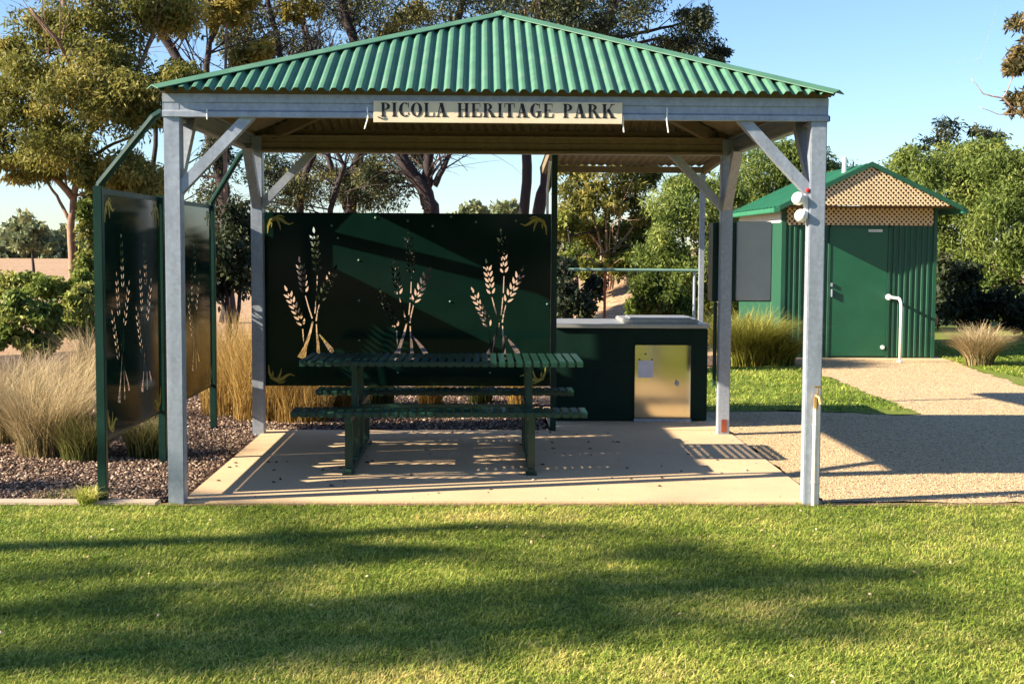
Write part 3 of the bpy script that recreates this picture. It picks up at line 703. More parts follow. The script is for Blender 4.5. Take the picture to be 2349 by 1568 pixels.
def tree(name, label, cat, trunks, clumps, leafmat_, barkmat, size=.13, asp=.3, droop=.6, group=None, seed=0, nsub=9, bare=0, tint=(.5, .22), hang=0., dens=1., limb=.03, subr=.42):
    """trunks: [(points, r_bottom, r_top)], clumps: [(centre, (rx,ry,rz), leaves)]"""
    rg = np.random.default_rng(seed); base = trunks[0][0][0]
    root = empty(name, tuple(base), label, cat, group); mb = MB(); samp = []
    for pts, ra, rb in trunks:
        pts = [Vector(p) for p in pts]; P = []
        for i in range(len(pts)-1):
            for k in range(4):
                p = pts[i].lerp(pts[i+1], k/4); P.append(p+Vector(rg.normal(size=3))*ra*.12*(1 if (i or k) else 0))
        P.append(pts[-1]); n = len(P); rd = [ra+(rb-ra)*(i/(n-1))**.8 for i in range(n)]; rd[0] *= 1.15
        mb.tube(P, rd, 8); samp += [(p, r_) for p, r_ in zip(P, rd)]
    Cs = []; Sp = []; Tn = []; cnt = 0
    for (c, rad, nl) in clumps:
        c = Vector(c)
        if not isinstance(rad, (tuple, list)): rad = (rad, rad, rad*.8)
        cand = sorted(samp, key=lambda s: (s[0]-c).length+max(0, s[0].z-c.z)*1.5); a, ar = cand[0]
        r1 = min(ar*.75, limb*(.7+.25*max(rad)))
        lp = curve3(a, c, rg, .12, 7); mb.tube([tuple(p) for p in lp], [r1+(r1*.3-r1)*i/6 for i in range(7)], 6)
        q = rg.normal(size=(nsub, 3)); q /= np.linalg.norm(q, axis=1)[:, None]; q *= (rg.random(nsub)**.35)[:, None]
        sub = np.array(c)+q*np.array(rad)*.85
        ct = tint[0]+rg.normal()*tint[1]*.6
        for s in sub:
            b0 = lp[rg.integers(3, 7)]; tw = curve3(b0, s, rg, .05, 4); mb.tube([tuple(p) for p in tw], [r1*.28, r1*.2, r1*.14, r1*.06], 4, caps=False)
            Cs.append(s); Sp.append(np.array(rad)*subr*(.6+.7*rg.random())); Tn.append(ct+rg.normal()*tint[1])
        cnt += int(nl*dens)
    for _ in range(bare):
        a, ar = samp[rg.integers(len(samp)//3, len(samp))]; d = rg.normal(size=3); d[2] = abs(d[2])*1.2+.3; d /= np.linalg.norm(d)
        L = .8+2.2*rg.random(); b = Vector(a)+Vector(d)*L; lp = curve3(a, b, rg, .1, 6); r1 = min(ar*.4, .022); mb.tube([tuple(p) for p in lp], [r1*(1-i/6.5) for i in range(6)], 5)
        for __ in range(4):
            s = lp[rg.integers(1, 5)]; e = s+(np.array(d)+rg.normal(size=3)*.55)*L*.4; tw = curve3(s, e, rg, .05, 4); mb.tube([tuple(p) for p in tw], [r1*.4, r1*.3, r1*.2, r1*.08], 4, caps=False)
    mb.build('trunk', barkmat, root, smooth=True)
    if cnt:
        V, Fc, t = leaves(np.array(Cs), cnt, size, np.array(Sp), droop, asp, rg, np.array(Tn), hang)
        fast('crown', V, Fc, leafmat_, root, t)
    return root
def tussock(label, c, n, hgt, rad, mat, lean=.5, group=None, seed=0, name='grass_tussock', wid=.006, cat='grass tussock', wild=1.3):
    rg = np.random.default_rng(seed); root = empty(name, c, label, cat, group); c = np.array(c, float)
    th = rg.random(n)*2*np.pi; rb = np.sqrt(rg.random(n))*rad*.35; ln = lean*np.sqrt(rg.random(n))
    H = hgt*(.55+.55*rg.random(n)); th2 = th+rg.normal(size=n)*wild
    S5 = 5; V = []; bend = rg.normal(size=n)*.2*hgt; dirv = np.stack([np.cos(th2), np.sin(th2), 0*th], 1); per = np.stack([-np.sin(th2), np.cos(th2), 0*th], 1)
    base = c+np.stack([np.cos(th)*rb, np.sin(th)*rb, 0*th], 1)
    for k in range(S5):
        t = k/(S5-1); w_ = wid*(1-t*.85)
        p = base+dirv*(ln*H*(t**1.8))[:, None]; p[:, 2] += H*t*(1-.35*ln*t*t); p += per*(bend*t*t)[:, None]
        V.append(p-per*w_/2); V.append(p+per*w_/2)
    V = np.stack(V, 1).reshape(-1, 3); b = np.arange(n)[:, None]*(2*S5)
    Fc = np.concatenate([b+np.array([2*k, 2*k+1, 2*k+3, 2*k+2]) for k in range(S5-1)], 0)
    tt = np.clip(.5+.33*rg.normal(size=n), 0, 1); t = np.concatenate([np.clip(tt-.25+.16*k, 0, 1) for k in range(S5-1)])
    fast('blades', V, Fc, mat, root, t); return root

exec_veg = True
# ---- big gum on the left
Yg = 15.
P = lambda u, v, Y=Yg: tuple(at(u, v, Y))
gb = at(165, 640, Yg); gb.z = -.03
tree('gum_tree', 'spreading gum tree with olive crown and reddish branches, left of the green side screen', 'tree',
     [([gb, P(166, 640), P(165, 520), P(168, 450), P(190, 380), P(215, 250), P(190, 110), P(150, 20), P(120, -120)], .085, .03),
      ([P(168, 452), P(120, 400), P(60, 375), P(-20, 370), P(-90, 340)], .07, .025),
      ([P(160, 505), P(130, 450), P(95, 400), P(60, 340)], .035, .012),
      ([P(215, 270), P(170, 160, Yg-.6), P(130, 90, Yg-1), P(70, 20, Yg-1.2)], .045, .02),
      ([P(205, 300), P(280, 240), P(330, 130), P(370, 20), P(400, -80)], .06, .02),
      ([P(190, 370), P(260, 330), P(340, 300)], .04, .015)],
     [(P(70, 190, Yg-.4), (.85, .9, .6), 2600), (P(160, 220, Yg-.8), (.8, .9, .6), 2600), (P(40, 300, Yg-.2), (.8, .9, .55), 2600), (P(140, 320, Yg-.7), (.8, .8, .5), 2400),
      (P(-20, 230), (.7, .9, .6), 1500), (P(230, 120, Yg-.3), (.7, .8, .5), 2200), (P(120, 60, Yg), (.6, .8, .45), 1800), (P(280, 40), (.8, .9, .5), 2200),
      (P(340, 190, Yg-.7), (.75, .8, .4), 2400), (P(420, 185, Yg-.5), (.45, .6, .3), 1300), (P(250, 250, Yg-.9), (.7, .7, .45), 2300), (P(340, 260, Yg-.2), (.4, .5, .2), 700),
      (P(60, 385, Yg-.3), (.7, .6, .25), 1100), (P(200, 400, Yg-.4), (.35, .5, .25), 700), (P(280, 390, Yg-.2), (.6, .6, .35), 1500), (P(330, 440, Yg), (.4, .6, .4), 1200), (P(390, 20, Yg+.5), (.7, .8, .4), 1400),
      (P(180, -60), (1, 1, .5), 1200), (P(-80, 320), (.6, .8, .5), 700), (P(230, 470, Yg+.4), (.35, .5, .4), 900), (P(20, 120, Yg), (.35, .5, .3), 500)],
     L_gum, B_gum, size=.105, asp=.28, droop=.9, seed=11, bare=16, nsub=16, tint=(.5, .22), dens=2.7, subr=.48)
# ---- row of dark gums behind the shelter
def gum(label, Y, trunks, clumps, seed, leaf=L_gumdk, bk=B_shaded, bare=10, size=.11, **k):
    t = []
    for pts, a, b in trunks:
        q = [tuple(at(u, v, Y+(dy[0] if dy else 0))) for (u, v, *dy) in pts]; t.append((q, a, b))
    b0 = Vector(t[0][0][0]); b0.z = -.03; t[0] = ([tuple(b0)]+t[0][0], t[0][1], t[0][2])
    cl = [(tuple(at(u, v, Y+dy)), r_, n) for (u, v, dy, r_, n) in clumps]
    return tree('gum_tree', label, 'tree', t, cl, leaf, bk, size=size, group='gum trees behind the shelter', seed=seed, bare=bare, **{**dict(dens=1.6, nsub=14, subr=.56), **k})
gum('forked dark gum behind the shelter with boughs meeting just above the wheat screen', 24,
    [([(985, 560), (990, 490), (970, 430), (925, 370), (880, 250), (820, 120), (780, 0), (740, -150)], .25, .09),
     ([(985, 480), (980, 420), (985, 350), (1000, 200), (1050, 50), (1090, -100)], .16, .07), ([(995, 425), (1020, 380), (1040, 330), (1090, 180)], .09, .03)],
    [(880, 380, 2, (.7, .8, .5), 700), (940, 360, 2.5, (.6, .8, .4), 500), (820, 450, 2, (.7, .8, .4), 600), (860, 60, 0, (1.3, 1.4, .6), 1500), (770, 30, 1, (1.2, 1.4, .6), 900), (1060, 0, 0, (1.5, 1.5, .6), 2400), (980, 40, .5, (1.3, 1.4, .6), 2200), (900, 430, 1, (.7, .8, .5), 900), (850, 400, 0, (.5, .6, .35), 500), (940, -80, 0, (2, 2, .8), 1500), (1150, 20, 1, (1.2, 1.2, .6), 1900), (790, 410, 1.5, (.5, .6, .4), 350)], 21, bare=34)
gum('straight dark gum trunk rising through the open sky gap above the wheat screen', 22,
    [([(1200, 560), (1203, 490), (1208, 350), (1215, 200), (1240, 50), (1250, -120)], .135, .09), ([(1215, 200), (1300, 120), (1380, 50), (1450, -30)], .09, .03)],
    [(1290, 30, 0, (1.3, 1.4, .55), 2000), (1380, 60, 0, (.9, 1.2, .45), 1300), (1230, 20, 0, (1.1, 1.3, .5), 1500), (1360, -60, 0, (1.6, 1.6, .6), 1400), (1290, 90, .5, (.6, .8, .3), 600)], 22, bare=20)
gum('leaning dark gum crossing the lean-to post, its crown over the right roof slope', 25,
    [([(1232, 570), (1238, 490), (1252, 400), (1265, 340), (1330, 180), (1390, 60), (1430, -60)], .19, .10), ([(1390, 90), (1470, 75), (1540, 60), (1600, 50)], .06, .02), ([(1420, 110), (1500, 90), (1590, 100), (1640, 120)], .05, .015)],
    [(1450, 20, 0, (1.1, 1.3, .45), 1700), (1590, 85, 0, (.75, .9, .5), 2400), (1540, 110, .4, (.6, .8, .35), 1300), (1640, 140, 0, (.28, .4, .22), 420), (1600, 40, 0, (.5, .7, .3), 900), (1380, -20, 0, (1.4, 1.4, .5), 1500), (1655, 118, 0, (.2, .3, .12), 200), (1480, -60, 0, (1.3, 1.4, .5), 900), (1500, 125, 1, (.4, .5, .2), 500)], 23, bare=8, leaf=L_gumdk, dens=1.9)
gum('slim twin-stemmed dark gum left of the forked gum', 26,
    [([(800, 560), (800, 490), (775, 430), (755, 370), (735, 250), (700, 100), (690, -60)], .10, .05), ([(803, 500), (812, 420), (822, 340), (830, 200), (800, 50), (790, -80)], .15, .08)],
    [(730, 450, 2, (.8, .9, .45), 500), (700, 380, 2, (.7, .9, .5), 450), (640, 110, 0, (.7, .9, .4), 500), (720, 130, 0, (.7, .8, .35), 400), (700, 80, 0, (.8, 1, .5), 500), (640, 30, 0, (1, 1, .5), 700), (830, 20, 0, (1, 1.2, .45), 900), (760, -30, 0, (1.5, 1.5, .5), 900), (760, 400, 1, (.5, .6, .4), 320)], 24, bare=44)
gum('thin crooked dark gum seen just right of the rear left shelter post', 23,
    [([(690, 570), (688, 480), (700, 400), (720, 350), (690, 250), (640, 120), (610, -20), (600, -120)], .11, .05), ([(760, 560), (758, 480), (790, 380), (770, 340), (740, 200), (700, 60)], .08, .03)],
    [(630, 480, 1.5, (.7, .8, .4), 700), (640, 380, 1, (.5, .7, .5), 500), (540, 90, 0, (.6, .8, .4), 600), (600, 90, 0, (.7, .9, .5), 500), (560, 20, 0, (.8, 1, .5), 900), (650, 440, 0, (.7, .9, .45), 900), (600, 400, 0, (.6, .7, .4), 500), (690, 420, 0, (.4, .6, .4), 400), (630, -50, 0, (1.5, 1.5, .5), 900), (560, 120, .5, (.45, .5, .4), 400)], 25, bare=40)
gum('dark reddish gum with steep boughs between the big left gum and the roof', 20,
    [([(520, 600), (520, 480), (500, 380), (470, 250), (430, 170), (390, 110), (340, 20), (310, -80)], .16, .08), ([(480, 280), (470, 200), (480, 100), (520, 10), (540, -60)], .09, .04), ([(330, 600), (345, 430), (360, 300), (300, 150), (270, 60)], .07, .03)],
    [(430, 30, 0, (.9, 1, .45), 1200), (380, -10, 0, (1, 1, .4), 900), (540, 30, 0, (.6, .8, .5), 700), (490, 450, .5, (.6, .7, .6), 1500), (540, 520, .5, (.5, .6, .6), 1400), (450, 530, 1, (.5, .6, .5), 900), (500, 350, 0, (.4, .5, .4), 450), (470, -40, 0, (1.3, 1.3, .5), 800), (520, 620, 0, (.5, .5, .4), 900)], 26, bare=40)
# golden-leaved saplings in front of the row
def gold(label, Y, u, vb, clumps, seed, r=.05):
    b = at(u, vb, Y); b.z = -.03; top = at(u, clumps[0][1], Y)
    tree('gum_tree', label, 'tree', [([tuple(b), tuple(at(u-4, (vb+clumps[0][1])/2, Y)), tuple(top)], r, r*.4)], [(tuple(at(a, c, Y+dy)), r_, n) for (a, c, dy, r_, n) in clumps],
         L_gold, B_gum, size=.15, asp=.32, droop=.5, group='golden-leaved gum trees', seed=seed, nsub=7, bare=3)
gold('golden-leaved gum whose top shows left of the roof peak', 24.8, 990, 560, [(930, 40, 0, (.42, .6, .28), 1100), (885, 70, 0, (.38, .5, .22), 700), (960, 25, 0, (.3, .4, .2), 500)], 31)
gold('golden-leaved gum with tall narrow sprays above the left roof slope', 16, 520, 560, [(510, 30, 0, (.28, .4, .3), 600), (560, 10, 0, (.3, .4, .25), 450), (600, 115, 0, (.25, .3, .2), 400), (560, 135, 0, (.2, .3, .16), 260), (690, 20, 0, (.35, .4, .2), 420), (370, 430, 0, (.45, .5, .3), 900), (300, 440, 0, (.35, .4, .25), 600)], 32)
gold('golden-leaved gum whose thin top shows right of the roof peak', 22.6, 1204, 560, [(1310, 15, 0, (.55, .6, .28), 700), (1240, 5, 0, (.3, .5, .25), 400), (1360, 55, 0, (.2, .3, .14), 160)], 33)
# gum at the far right edge
tree('gum_tree', 'gum at the far right edge with reddish leaves and a dead twig over the sky', 'tree',
     [([(at(2480, 600, 14)[0], 14, -.03), P(2470, 400, 14), P(2420, 320, 14), P(2360, 280, 14), P(2300, 225, 14), P(2255, 215, 14), P(2228, 180, 14)], .045, .004),
      ([P(2470, 420, 14), P(2420, 200, 14), P(2380, 60, 14), P(2370, -60, 14)], .08, .04), ([P(2330, 262, 14), P(2290, 262, 14), P(2245, 245, 14)], .012, .004)],
     [(P(2350, 60, 14), (.38, .5, .28), 900), (P(2325, 150, 14), (.16, .3, .12), 260), (P(2365, 130, 14), (.3, .4, .3), 700), (P(2340, 235, 14), (.2, .3, .2), 420), (P(2400, 230, 14), (.4, .4, .35), 900), (P(2420, 20, 14), (.6, .6, .4), 900), (P(2450, 330, 14), (.5, .5, .4), 700)],
     leafmat('rusty_gum_leaves', (.05,.05,.02), (.15,.115,.04), (.28,.19,.07)), B_pale, size=.12, asp=.3, seed=41, bare=2, nsub=8)
# multi-stem mallee on the mulch mound
Ym = 20.
zb_ = at(1392, 650, Ym)
st = []
for i, (u0_, v0_, u1, v1, u2, v2) in enumerate(((1385, 660, 1378, 560, 1355, 470), (1395, 660, 1392, 560, 1390, 440), (1402, 660, 1412, 560, 1430, 450), (1398, 655, 1405, 580, 1470, 500), (1390, 655, 1382, 570, 1340, 520))):
    st.append(([tuple(at(u0_, v0_+20, Ym)), tuple(at((u0_+u1)/2, (v0_+v1)/2, Ym)), tuple(at(u1, v1, Ym)), tuple(at(u2, v2, Ym))], .045, .02))
tree('mallee_tree', 'many-stemmed mallee with smooth orange stems on the mulch mound behind the barbecue', 'tree', st,
     [(P(1330, 430, Ym), (.5, .7, .45), 1100), (P(1390, 400, Ym-.3), (.6, .8, .5), 1800), (P(1450, 430, Ym), (.5, .7, .45), 1400), (P(1345, 470, Ym-.4), (.5, .6, .3), 1500), (P(1420, 465, Ym-.3), (.5, .6, .3), 1500), (P(1485, 500, Ym), (.4, .5, .3), 900), (P(1320, 520, Ym), (.35, .4, .22), 700), (P(1390, 330, Ym), (.8, .8, .5), 1400), (P(1310, 370, Ym), (.4, .6, .4), 500), (P(1480, 380, Ym), (.4, .5, .4), 600)],
     L_gum, B_pale, size=.13, asp=.3, seed=51, nsub=10, bare=6, tint=(.55, .2))
# pale green pepper trees / shrubs
def bush(name, label, cat, Y, u, vb, clumps, mat, seed, size=.10, asp=.45, droop=.9, hang=.2, group=None, nsub=12, bk=B_shaded, r=.05, dens=1., tint=(.5, .2), subr=.42):
    b = at(u, vb, Y); b.z = min(b.z, 0) if vb > 700 else -.03
    tops = [at(c[0], c[1], Y+c[2]*.5) for c in clumps[:3]]
    tr = [([tuple(b), tuple(Vector(b).lerp(t_, .45)+Vector((.03*i, 0, .05))), tuple(t_)], r, r*.35) for i, t_ in enumerate(tops)]
    return tree(name, label, cat, tr, [(tuple(at(a, c, Y+dy)), r_, n) for (a, c, dy, r_, n) in clumps], mat, bk, size=size, asp=asp, droop=droop, group=group, seed=seed, nsub=nsub, hang=hang, limb=.02, dens=dens, tint=tint, subr=subr)
bush('pepper_tree', 'pale green weeping pepper tree between the mallee and the rear right post', 'tree', 16.5, 1590, 740,
     [(1560, 480, 0, (.6, .7, .45), 4200), (1620, 500, .2, (.55, .7, .5), 3800), (1520, 570, -.2, (.5, .6, .45), 3600), (1590, 600, -.4, (.6, .6, .5), 4200), (1650, 620, 0, (.5, .6, .5), 3600), (1540, 660, -.2, (.4, .5, .35), 2400), (1620, 690, -.3, (.5, .5, .3), 2600), (1480, 620, .3, (.3, .4, .3), 900), (1660, 430, .4, (.4, .6, .35), 1500), (1580, 420, .6, (.4, .4, .25), 900)], L_pep, 61, size=.085, asp=.3, dens=1.9, subr=.55)
bush('pepper_tree', 'broad pale green pepper tree filling the gap between the front right post and toilet roof', 'tree', 19, 1800, 760,
     [(1740, 400, 0, (.8, .8, .6), 4200), (1820, 360, .2, (.7, .8, .55), 3600), (1700, 480, 0, (.7, .8, .6), 3600), (1780, 480, 0, (.8, .8, .6), 3200), (1850, 430, .3, (.7, .8, .6), 2800), (1900, 420, .4, (.6, .7, .5), 1500), (1700, 580, -.1, (.6, .7, .5), 2600), (1690, 680, -.1, (.6, .6, .45), 2200), (1790, 560, .5, (.8, .8, .6), 1600), (1660, 520, 0, (.4, .6, .5), 1500)], L_pep, 62, size=.095, asp=.3, dens=2.1, subr=.55)
bush('pepper_tree', 'tall pale green pepper tree standing right behind the toilet gable', 'tree', 19, 2150, 760,
     [(2100, 390, 0, (.7, .8, .5), 3200), (2180, 370, 0, (.8, .8, .5), 3800), (2150, 460, -.3, (.8, .8, .55), 3800), (2210, 500, -.5, (.8, .7, .6), 4200), (2060, 430, .5, (.6, .7, .5), 1500), (2180, 580, -.3, (.6, .7, .5), 2200), (2240, 430, .2, (.6, .7, .5), 2400), (2200, 660, .5, (.6, .6, .5), 1500)], L_pep, 63, size=.095, asp=.3, dens=2.1, subr=.55)
bush('pepper_tree', 'rounded pale green pepper tree at the right edge with deep shade beneath', 'tree', 18, 2310, 780,
     [(2290, 400, 0, (.7, .8, .5), 3200), (2350, 420, 0, (.6, .8, .5), 3000), (2300, 500, -.5, (.75, .7, .55), 4200), (2360, 560, -.4, (.6, .7, .55), 3200), (2290, 600, 0, (.6, .7, .5), 2600), (2420, 480, 0, (.8, .8, .8), 2600), (2350, 370, .3, (.6, .7, .4), 2400), (2270, 350, .5, (.5, .6, .3), 1600), (2340, 680, .3, (.6, .6, .5), 1600), (2450, 640, 0, (.8, .8, .7), 1800)], L_pep, 64, size=.095, asp=.3, dens=2.1, subr=.55)
for i, (u, v, lab) in enumerate(((2150, 300, 'thin dark gum top poking above the pepper trees, its left sprig clump'), (2245, 310, 'thin dark gum top poking above the pepper trees, nearest the right edge'))):
    b = at(u, 560, 26); b.z = -.03
    tree('gum_tree', lab, 'tree', [([tuple(b), tuple(at(u+8, 430, 26)), tuple(at(u, v, 26))], .08, .03)], [(tuple(at(u+15, v-2, 26)), (.5, .6, .3), 420), (tuple(at(u-25, v+35, 26)), (.5, .6, .25), 420), (tuple(at(u+30, v+50, 26)), (.6, .6, .35), 700)], L_gumdk, B_shaded, size=.14, seed=70+i, bare=0, nsub=6)
# dark understorey behind toilet and barbecue; toilet shrub added in place of shade
bush('dark_shrub', 'added dark shrub standing for deep shade right of the toilet building', 'shrub', 15.5, 2260, 770, [(2200, 690, 0, (.5, .6, .35), 2200), (2270, 690, 0, (.6, .6, .35), 2400), (2340, 700, 0, (.6, .6, .35), 2400), (2190, 620, .2, (.4, .5, .35), 1500), (2420, 690, 0, (.7, .6, .4), 1500)], L_dark, 81, size=.11)
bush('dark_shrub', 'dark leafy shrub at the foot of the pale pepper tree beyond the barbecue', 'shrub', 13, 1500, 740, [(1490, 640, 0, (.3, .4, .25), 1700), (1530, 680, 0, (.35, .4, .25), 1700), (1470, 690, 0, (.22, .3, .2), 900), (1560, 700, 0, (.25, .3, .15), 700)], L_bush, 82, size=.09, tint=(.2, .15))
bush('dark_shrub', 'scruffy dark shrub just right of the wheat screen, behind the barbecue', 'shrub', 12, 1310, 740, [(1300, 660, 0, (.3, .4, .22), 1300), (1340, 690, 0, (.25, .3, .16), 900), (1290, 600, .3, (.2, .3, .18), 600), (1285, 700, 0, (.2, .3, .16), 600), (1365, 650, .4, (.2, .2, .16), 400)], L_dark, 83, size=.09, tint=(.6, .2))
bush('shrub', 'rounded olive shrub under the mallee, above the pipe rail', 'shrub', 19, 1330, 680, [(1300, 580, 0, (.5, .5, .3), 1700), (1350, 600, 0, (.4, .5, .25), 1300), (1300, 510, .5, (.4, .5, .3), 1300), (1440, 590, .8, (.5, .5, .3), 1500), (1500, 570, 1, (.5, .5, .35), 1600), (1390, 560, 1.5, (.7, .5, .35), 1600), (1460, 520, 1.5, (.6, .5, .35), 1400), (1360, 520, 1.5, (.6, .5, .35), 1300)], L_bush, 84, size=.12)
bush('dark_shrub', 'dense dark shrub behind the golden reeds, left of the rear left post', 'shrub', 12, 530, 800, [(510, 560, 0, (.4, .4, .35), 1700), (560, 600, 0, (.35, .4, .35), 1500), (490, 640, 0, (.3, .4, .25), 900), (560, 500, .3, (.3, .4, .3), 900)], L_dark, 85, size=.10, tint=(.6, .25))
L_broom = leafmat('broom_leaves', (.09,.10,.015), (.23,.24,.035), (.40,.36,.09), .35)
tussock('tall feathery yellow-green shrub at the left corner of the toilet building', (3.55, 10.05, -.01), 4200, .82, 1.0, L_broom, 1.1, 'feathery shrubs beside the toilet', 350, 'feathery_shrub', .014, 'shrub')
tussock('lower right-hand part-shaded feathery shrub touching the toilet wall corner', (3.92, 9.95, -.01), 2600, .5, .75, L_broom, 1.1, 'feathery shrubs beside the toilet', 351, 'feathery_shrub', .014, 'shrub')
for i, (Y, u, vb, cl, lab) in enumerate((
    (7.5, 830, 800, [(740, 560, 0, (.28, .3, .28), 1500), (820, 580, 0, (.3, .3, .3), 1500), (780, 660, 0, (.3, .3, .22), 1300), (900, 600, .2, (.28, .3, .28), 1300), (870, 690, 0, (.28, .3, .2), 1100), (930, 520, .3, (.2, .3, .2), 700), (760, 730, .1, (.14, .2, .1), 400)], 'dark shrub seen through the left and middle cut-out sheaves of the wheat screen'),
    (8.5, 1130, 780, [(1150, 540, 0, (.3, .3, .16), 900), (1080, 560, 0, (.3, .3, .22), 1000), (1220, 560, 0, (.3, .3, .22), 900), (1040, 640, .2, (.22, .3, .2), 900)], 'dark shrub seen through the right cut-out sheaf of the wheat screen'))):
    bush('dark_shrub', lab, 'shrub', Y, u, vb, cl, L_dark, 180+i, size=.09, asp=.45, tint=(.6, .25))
# left shrubs
for i, (Y, u, vb, cl, lab) in enumerate((
    (9.0, 60, 830, [(40, 700, 0, (.28, .4, .2), 2400), (90, 720, 0, (.28, .4, .2), 2400), (20, 770, -.2, (.25, .3, .16), 1700), (100, 780, -.1, (.22, .3, .14), 1500), (-20, 720, 0, (.25, .3, .2), 1100)], 'dense green shrub at the left edge of the mulch bed'),
    (9.8, 190, 810, [(180, 700, 0, (.22, .3, .2), 2300), (215, 740, 0, (.2, .3, .18), 2000), (200, 670, .2, (.2, .3, .14), 1300), (160, 750, 0, (.2, .3, .14), 1200)], 'bright green leafy shrub directly left of the green side screen'),
    (10.6, 100, 790, [(120, 655, 0, (.34, .4, .16), 2300), (40, 640, .2, (.34, .4, .16), 2200), (200, 640, .2, (.25, .3, .16), 1500), (130, 720, -.2, (.3, .3, .2), 1900)], 'yellow-green shrub between the left edge shrub and the bright green one'),
    (12, 110, 760, [(60, 660, 0, (.4, .5, .16), 1700), (150, 660, .2, (.3, .4, .14), 1100), (10, 650, 0, (.3, .4, .18), 1100)], 'low yellowish shrub behind the two green shrubs at left'))):
    bush('shrub', lab, 'shrub', Y, u, vb, cl, leafmat('fresh_shrub_leaves', (.07,.11,.02), (.20,.25,.045), (.37,.35,.10), .35) if i < 3 else L_bush, 90+i, size=.075, asp=.5, group='shrubs in the left mulch bed', hang=.05)
# thicket behind left screen
bush('shrub', 'tall green creeper-clad thicket behind the side screen, right of the gum trunk', 'shrub', 14, 210, 650, [(205, 500, 0, (.2, .4, .35), 1300), (195, 590, 0, (.22, .4, .35), 1700), (240, 560, .3, (.3, .4, .4), 1300), (330, 520, .5, (.6, .5, .5), 2200), (420, 600, .8, (.6, .5, .5), 1800)], L_bush, 95, size=.10)
# distant trees
def far(label, Y, u, v, rad, n, seed, mat=L_far, sz=.5):
    b = at(u, 575, Y); b.z = 0; c = at(u, v, Y)
    tree('distant_tree', label, 'tree', [([tuple(b), tuple(b.lerp(c, .5)), tuple(c)], rad*.09, rad*.04)], [(tuple(c+Vector((dx*rad, 0, dz*rad))), (rad*.6, rad*.6, rad*.42), n) for dx, dz in ((0, 0), (-.6, -.25), (.6, -.2), (.1, .4))], mat, B_shaded, size=sz, asp=.6, droop=0, group='distant trees on the horizon', seed=seed, nsub=8)
far('small grey-green paddock tree at the left horizon', 52, 75, 545, .95, 900, 101, sz=.22)
far('flat-topped dark tree on the horizon at the far left edge', 190, 15, 552, 3.5, 500, 102, sz=.8)
far('hazy rounded tree on the horizon beside the gum trunk', 210, 140, 558, 3.5, 400, 103, sz=.8)
far('pointed tree top peeping over the screen beside the forked gum', 120, 1080, 505, 2.2, 500, 104, sz=.6)
far('left of two rounded tree tops peeping over the wheat screen', 125, 1142, 508, 2.3, 500, 105, sz=.6)
far('right of two rounded tree tops peeping over the wheat screen', 125, 1168, 506, 2.2, 500, 106, sz=.6)
far('blue-green tree seen right of the lean-to post', 60, 1295, 520, 1.6, 1100, 107, sz=.3)
far('low wide tree on the horizon behind the side screen', 150, 60, 562, 4.5, 600, 108, sz=.8)
for i in range(12):
    u = -150+i*230+random.uniform(-60, 60)
    far('small tree of the low tree line along the horizon', 260+i*9, u, 560, 5.5, 260, 120+i, sz=1.3)
# ---- off-frame gums to the left: their shade falls on the lawn
def shade_tree(label, base, targets, seed, s0):
    cl = []; Dn = Vector((1, .24, -.485))
    for (u, v, rr_, n, ds) in targets:
        g = G(u, v); c = g-Dn*(s0+ds); cl.append((tuple(c), (rr_*1.1, rr_, rr_*.7), int(n*.22)))
    zt = max(c[0][2] for c in cl); bx, by = base
    tree('gum_tree', label, 'tree', [([(bx, by, 0), (bx+.1, by+.1, zt*.4), (bx-.1, by, zt*.75), (bx, by, zt)], .3, .1)], cl, L_gum, B_gum, size=.17, asp=.3, group='gum trees shading the lawn', seed=seed, nsub=9, bare=6, limb=.05)
shade_tree('nearer shade gum, outside the frame to the left', (-18.5, -7.2), [(350, 1480, .55, 900, 0), (120, 1500, .6, 900, .5), (560, 1450, .5, 700, 0), (800, 1400, .45, 600, -.5), (700, 1500, .35, 300, .3), (1000, 1390, .45, 700, -.5), (1200, 1370, .4, 650, 0), (1400, 1355, .4, 650, 1), (200, 1400, .3, 200, 0), (1050, 1480, .35, 260, .5), (1300, 1430, .35, 240, 0)], 201, 17.5)
shade_tree('farther shade gum, outside the frame to the left', (-19.5, -5.3), [(1600, 1325, .3, 520, 1), (1800, 1330, .32, 560, 1), (700, 1290, .33, 520, 0), (850, 1275, .28, 380, 0), (200, 1305, .25, 250, 0), (1500, 1270, .2, 130, 0), (600, 1350, .4, 300, 0), (2100, 1325, .35, 260, 0), (1650, 1430, .4, 420, 0), (1900, 1420, .4, 260, 0), (60, 1115, .35, 420, 0), (150, 1110, .3, 260, .5), (2200, 1400, .5, 260, 1)], 202, 18.5)

# ---- tussocks
tl_ = [
 ((110, 1040), 1.6, .75, .5, L_straw, .9, 2600, 'big pale straw tussock at the left, in front of the green shrubs'),
 ((195, 1050), 1.55, .45, .38, L_tuss, .8, 1700, 'olive-based straw tussock just left of the side screen\'s near post'),
 ((15, 1010), 2.0, .8, .5, L_straw, 1., 2000, 'straw tussock cut by the left edge of the picture'),
 ((150, 960), 3.4, .75, .5, L_straw, .9, 1700, 'straw tussock behind the olive-based one, under the green shrubs'),
 ((335, 1045), 1.9, .42, .3, L_tuss, .7, 1200, 'small green tussock under the side screen, left of the front left post'),
 ((60, 930), 4.2, .7, .5, L_straw, .9, 1300, 'straw tussock low at the left, behind the big pale one')]
for i, (uv, y, hh, rad, mt, ln, n, lab) in enumerate(tl_):
    g = G(*uv); tussock(lab, (g.x, g.y, -.01), int(n*.62), hh*.95, rad*1.25, mt, ln, 'grass tussocks in the mulch bed', 300+i)
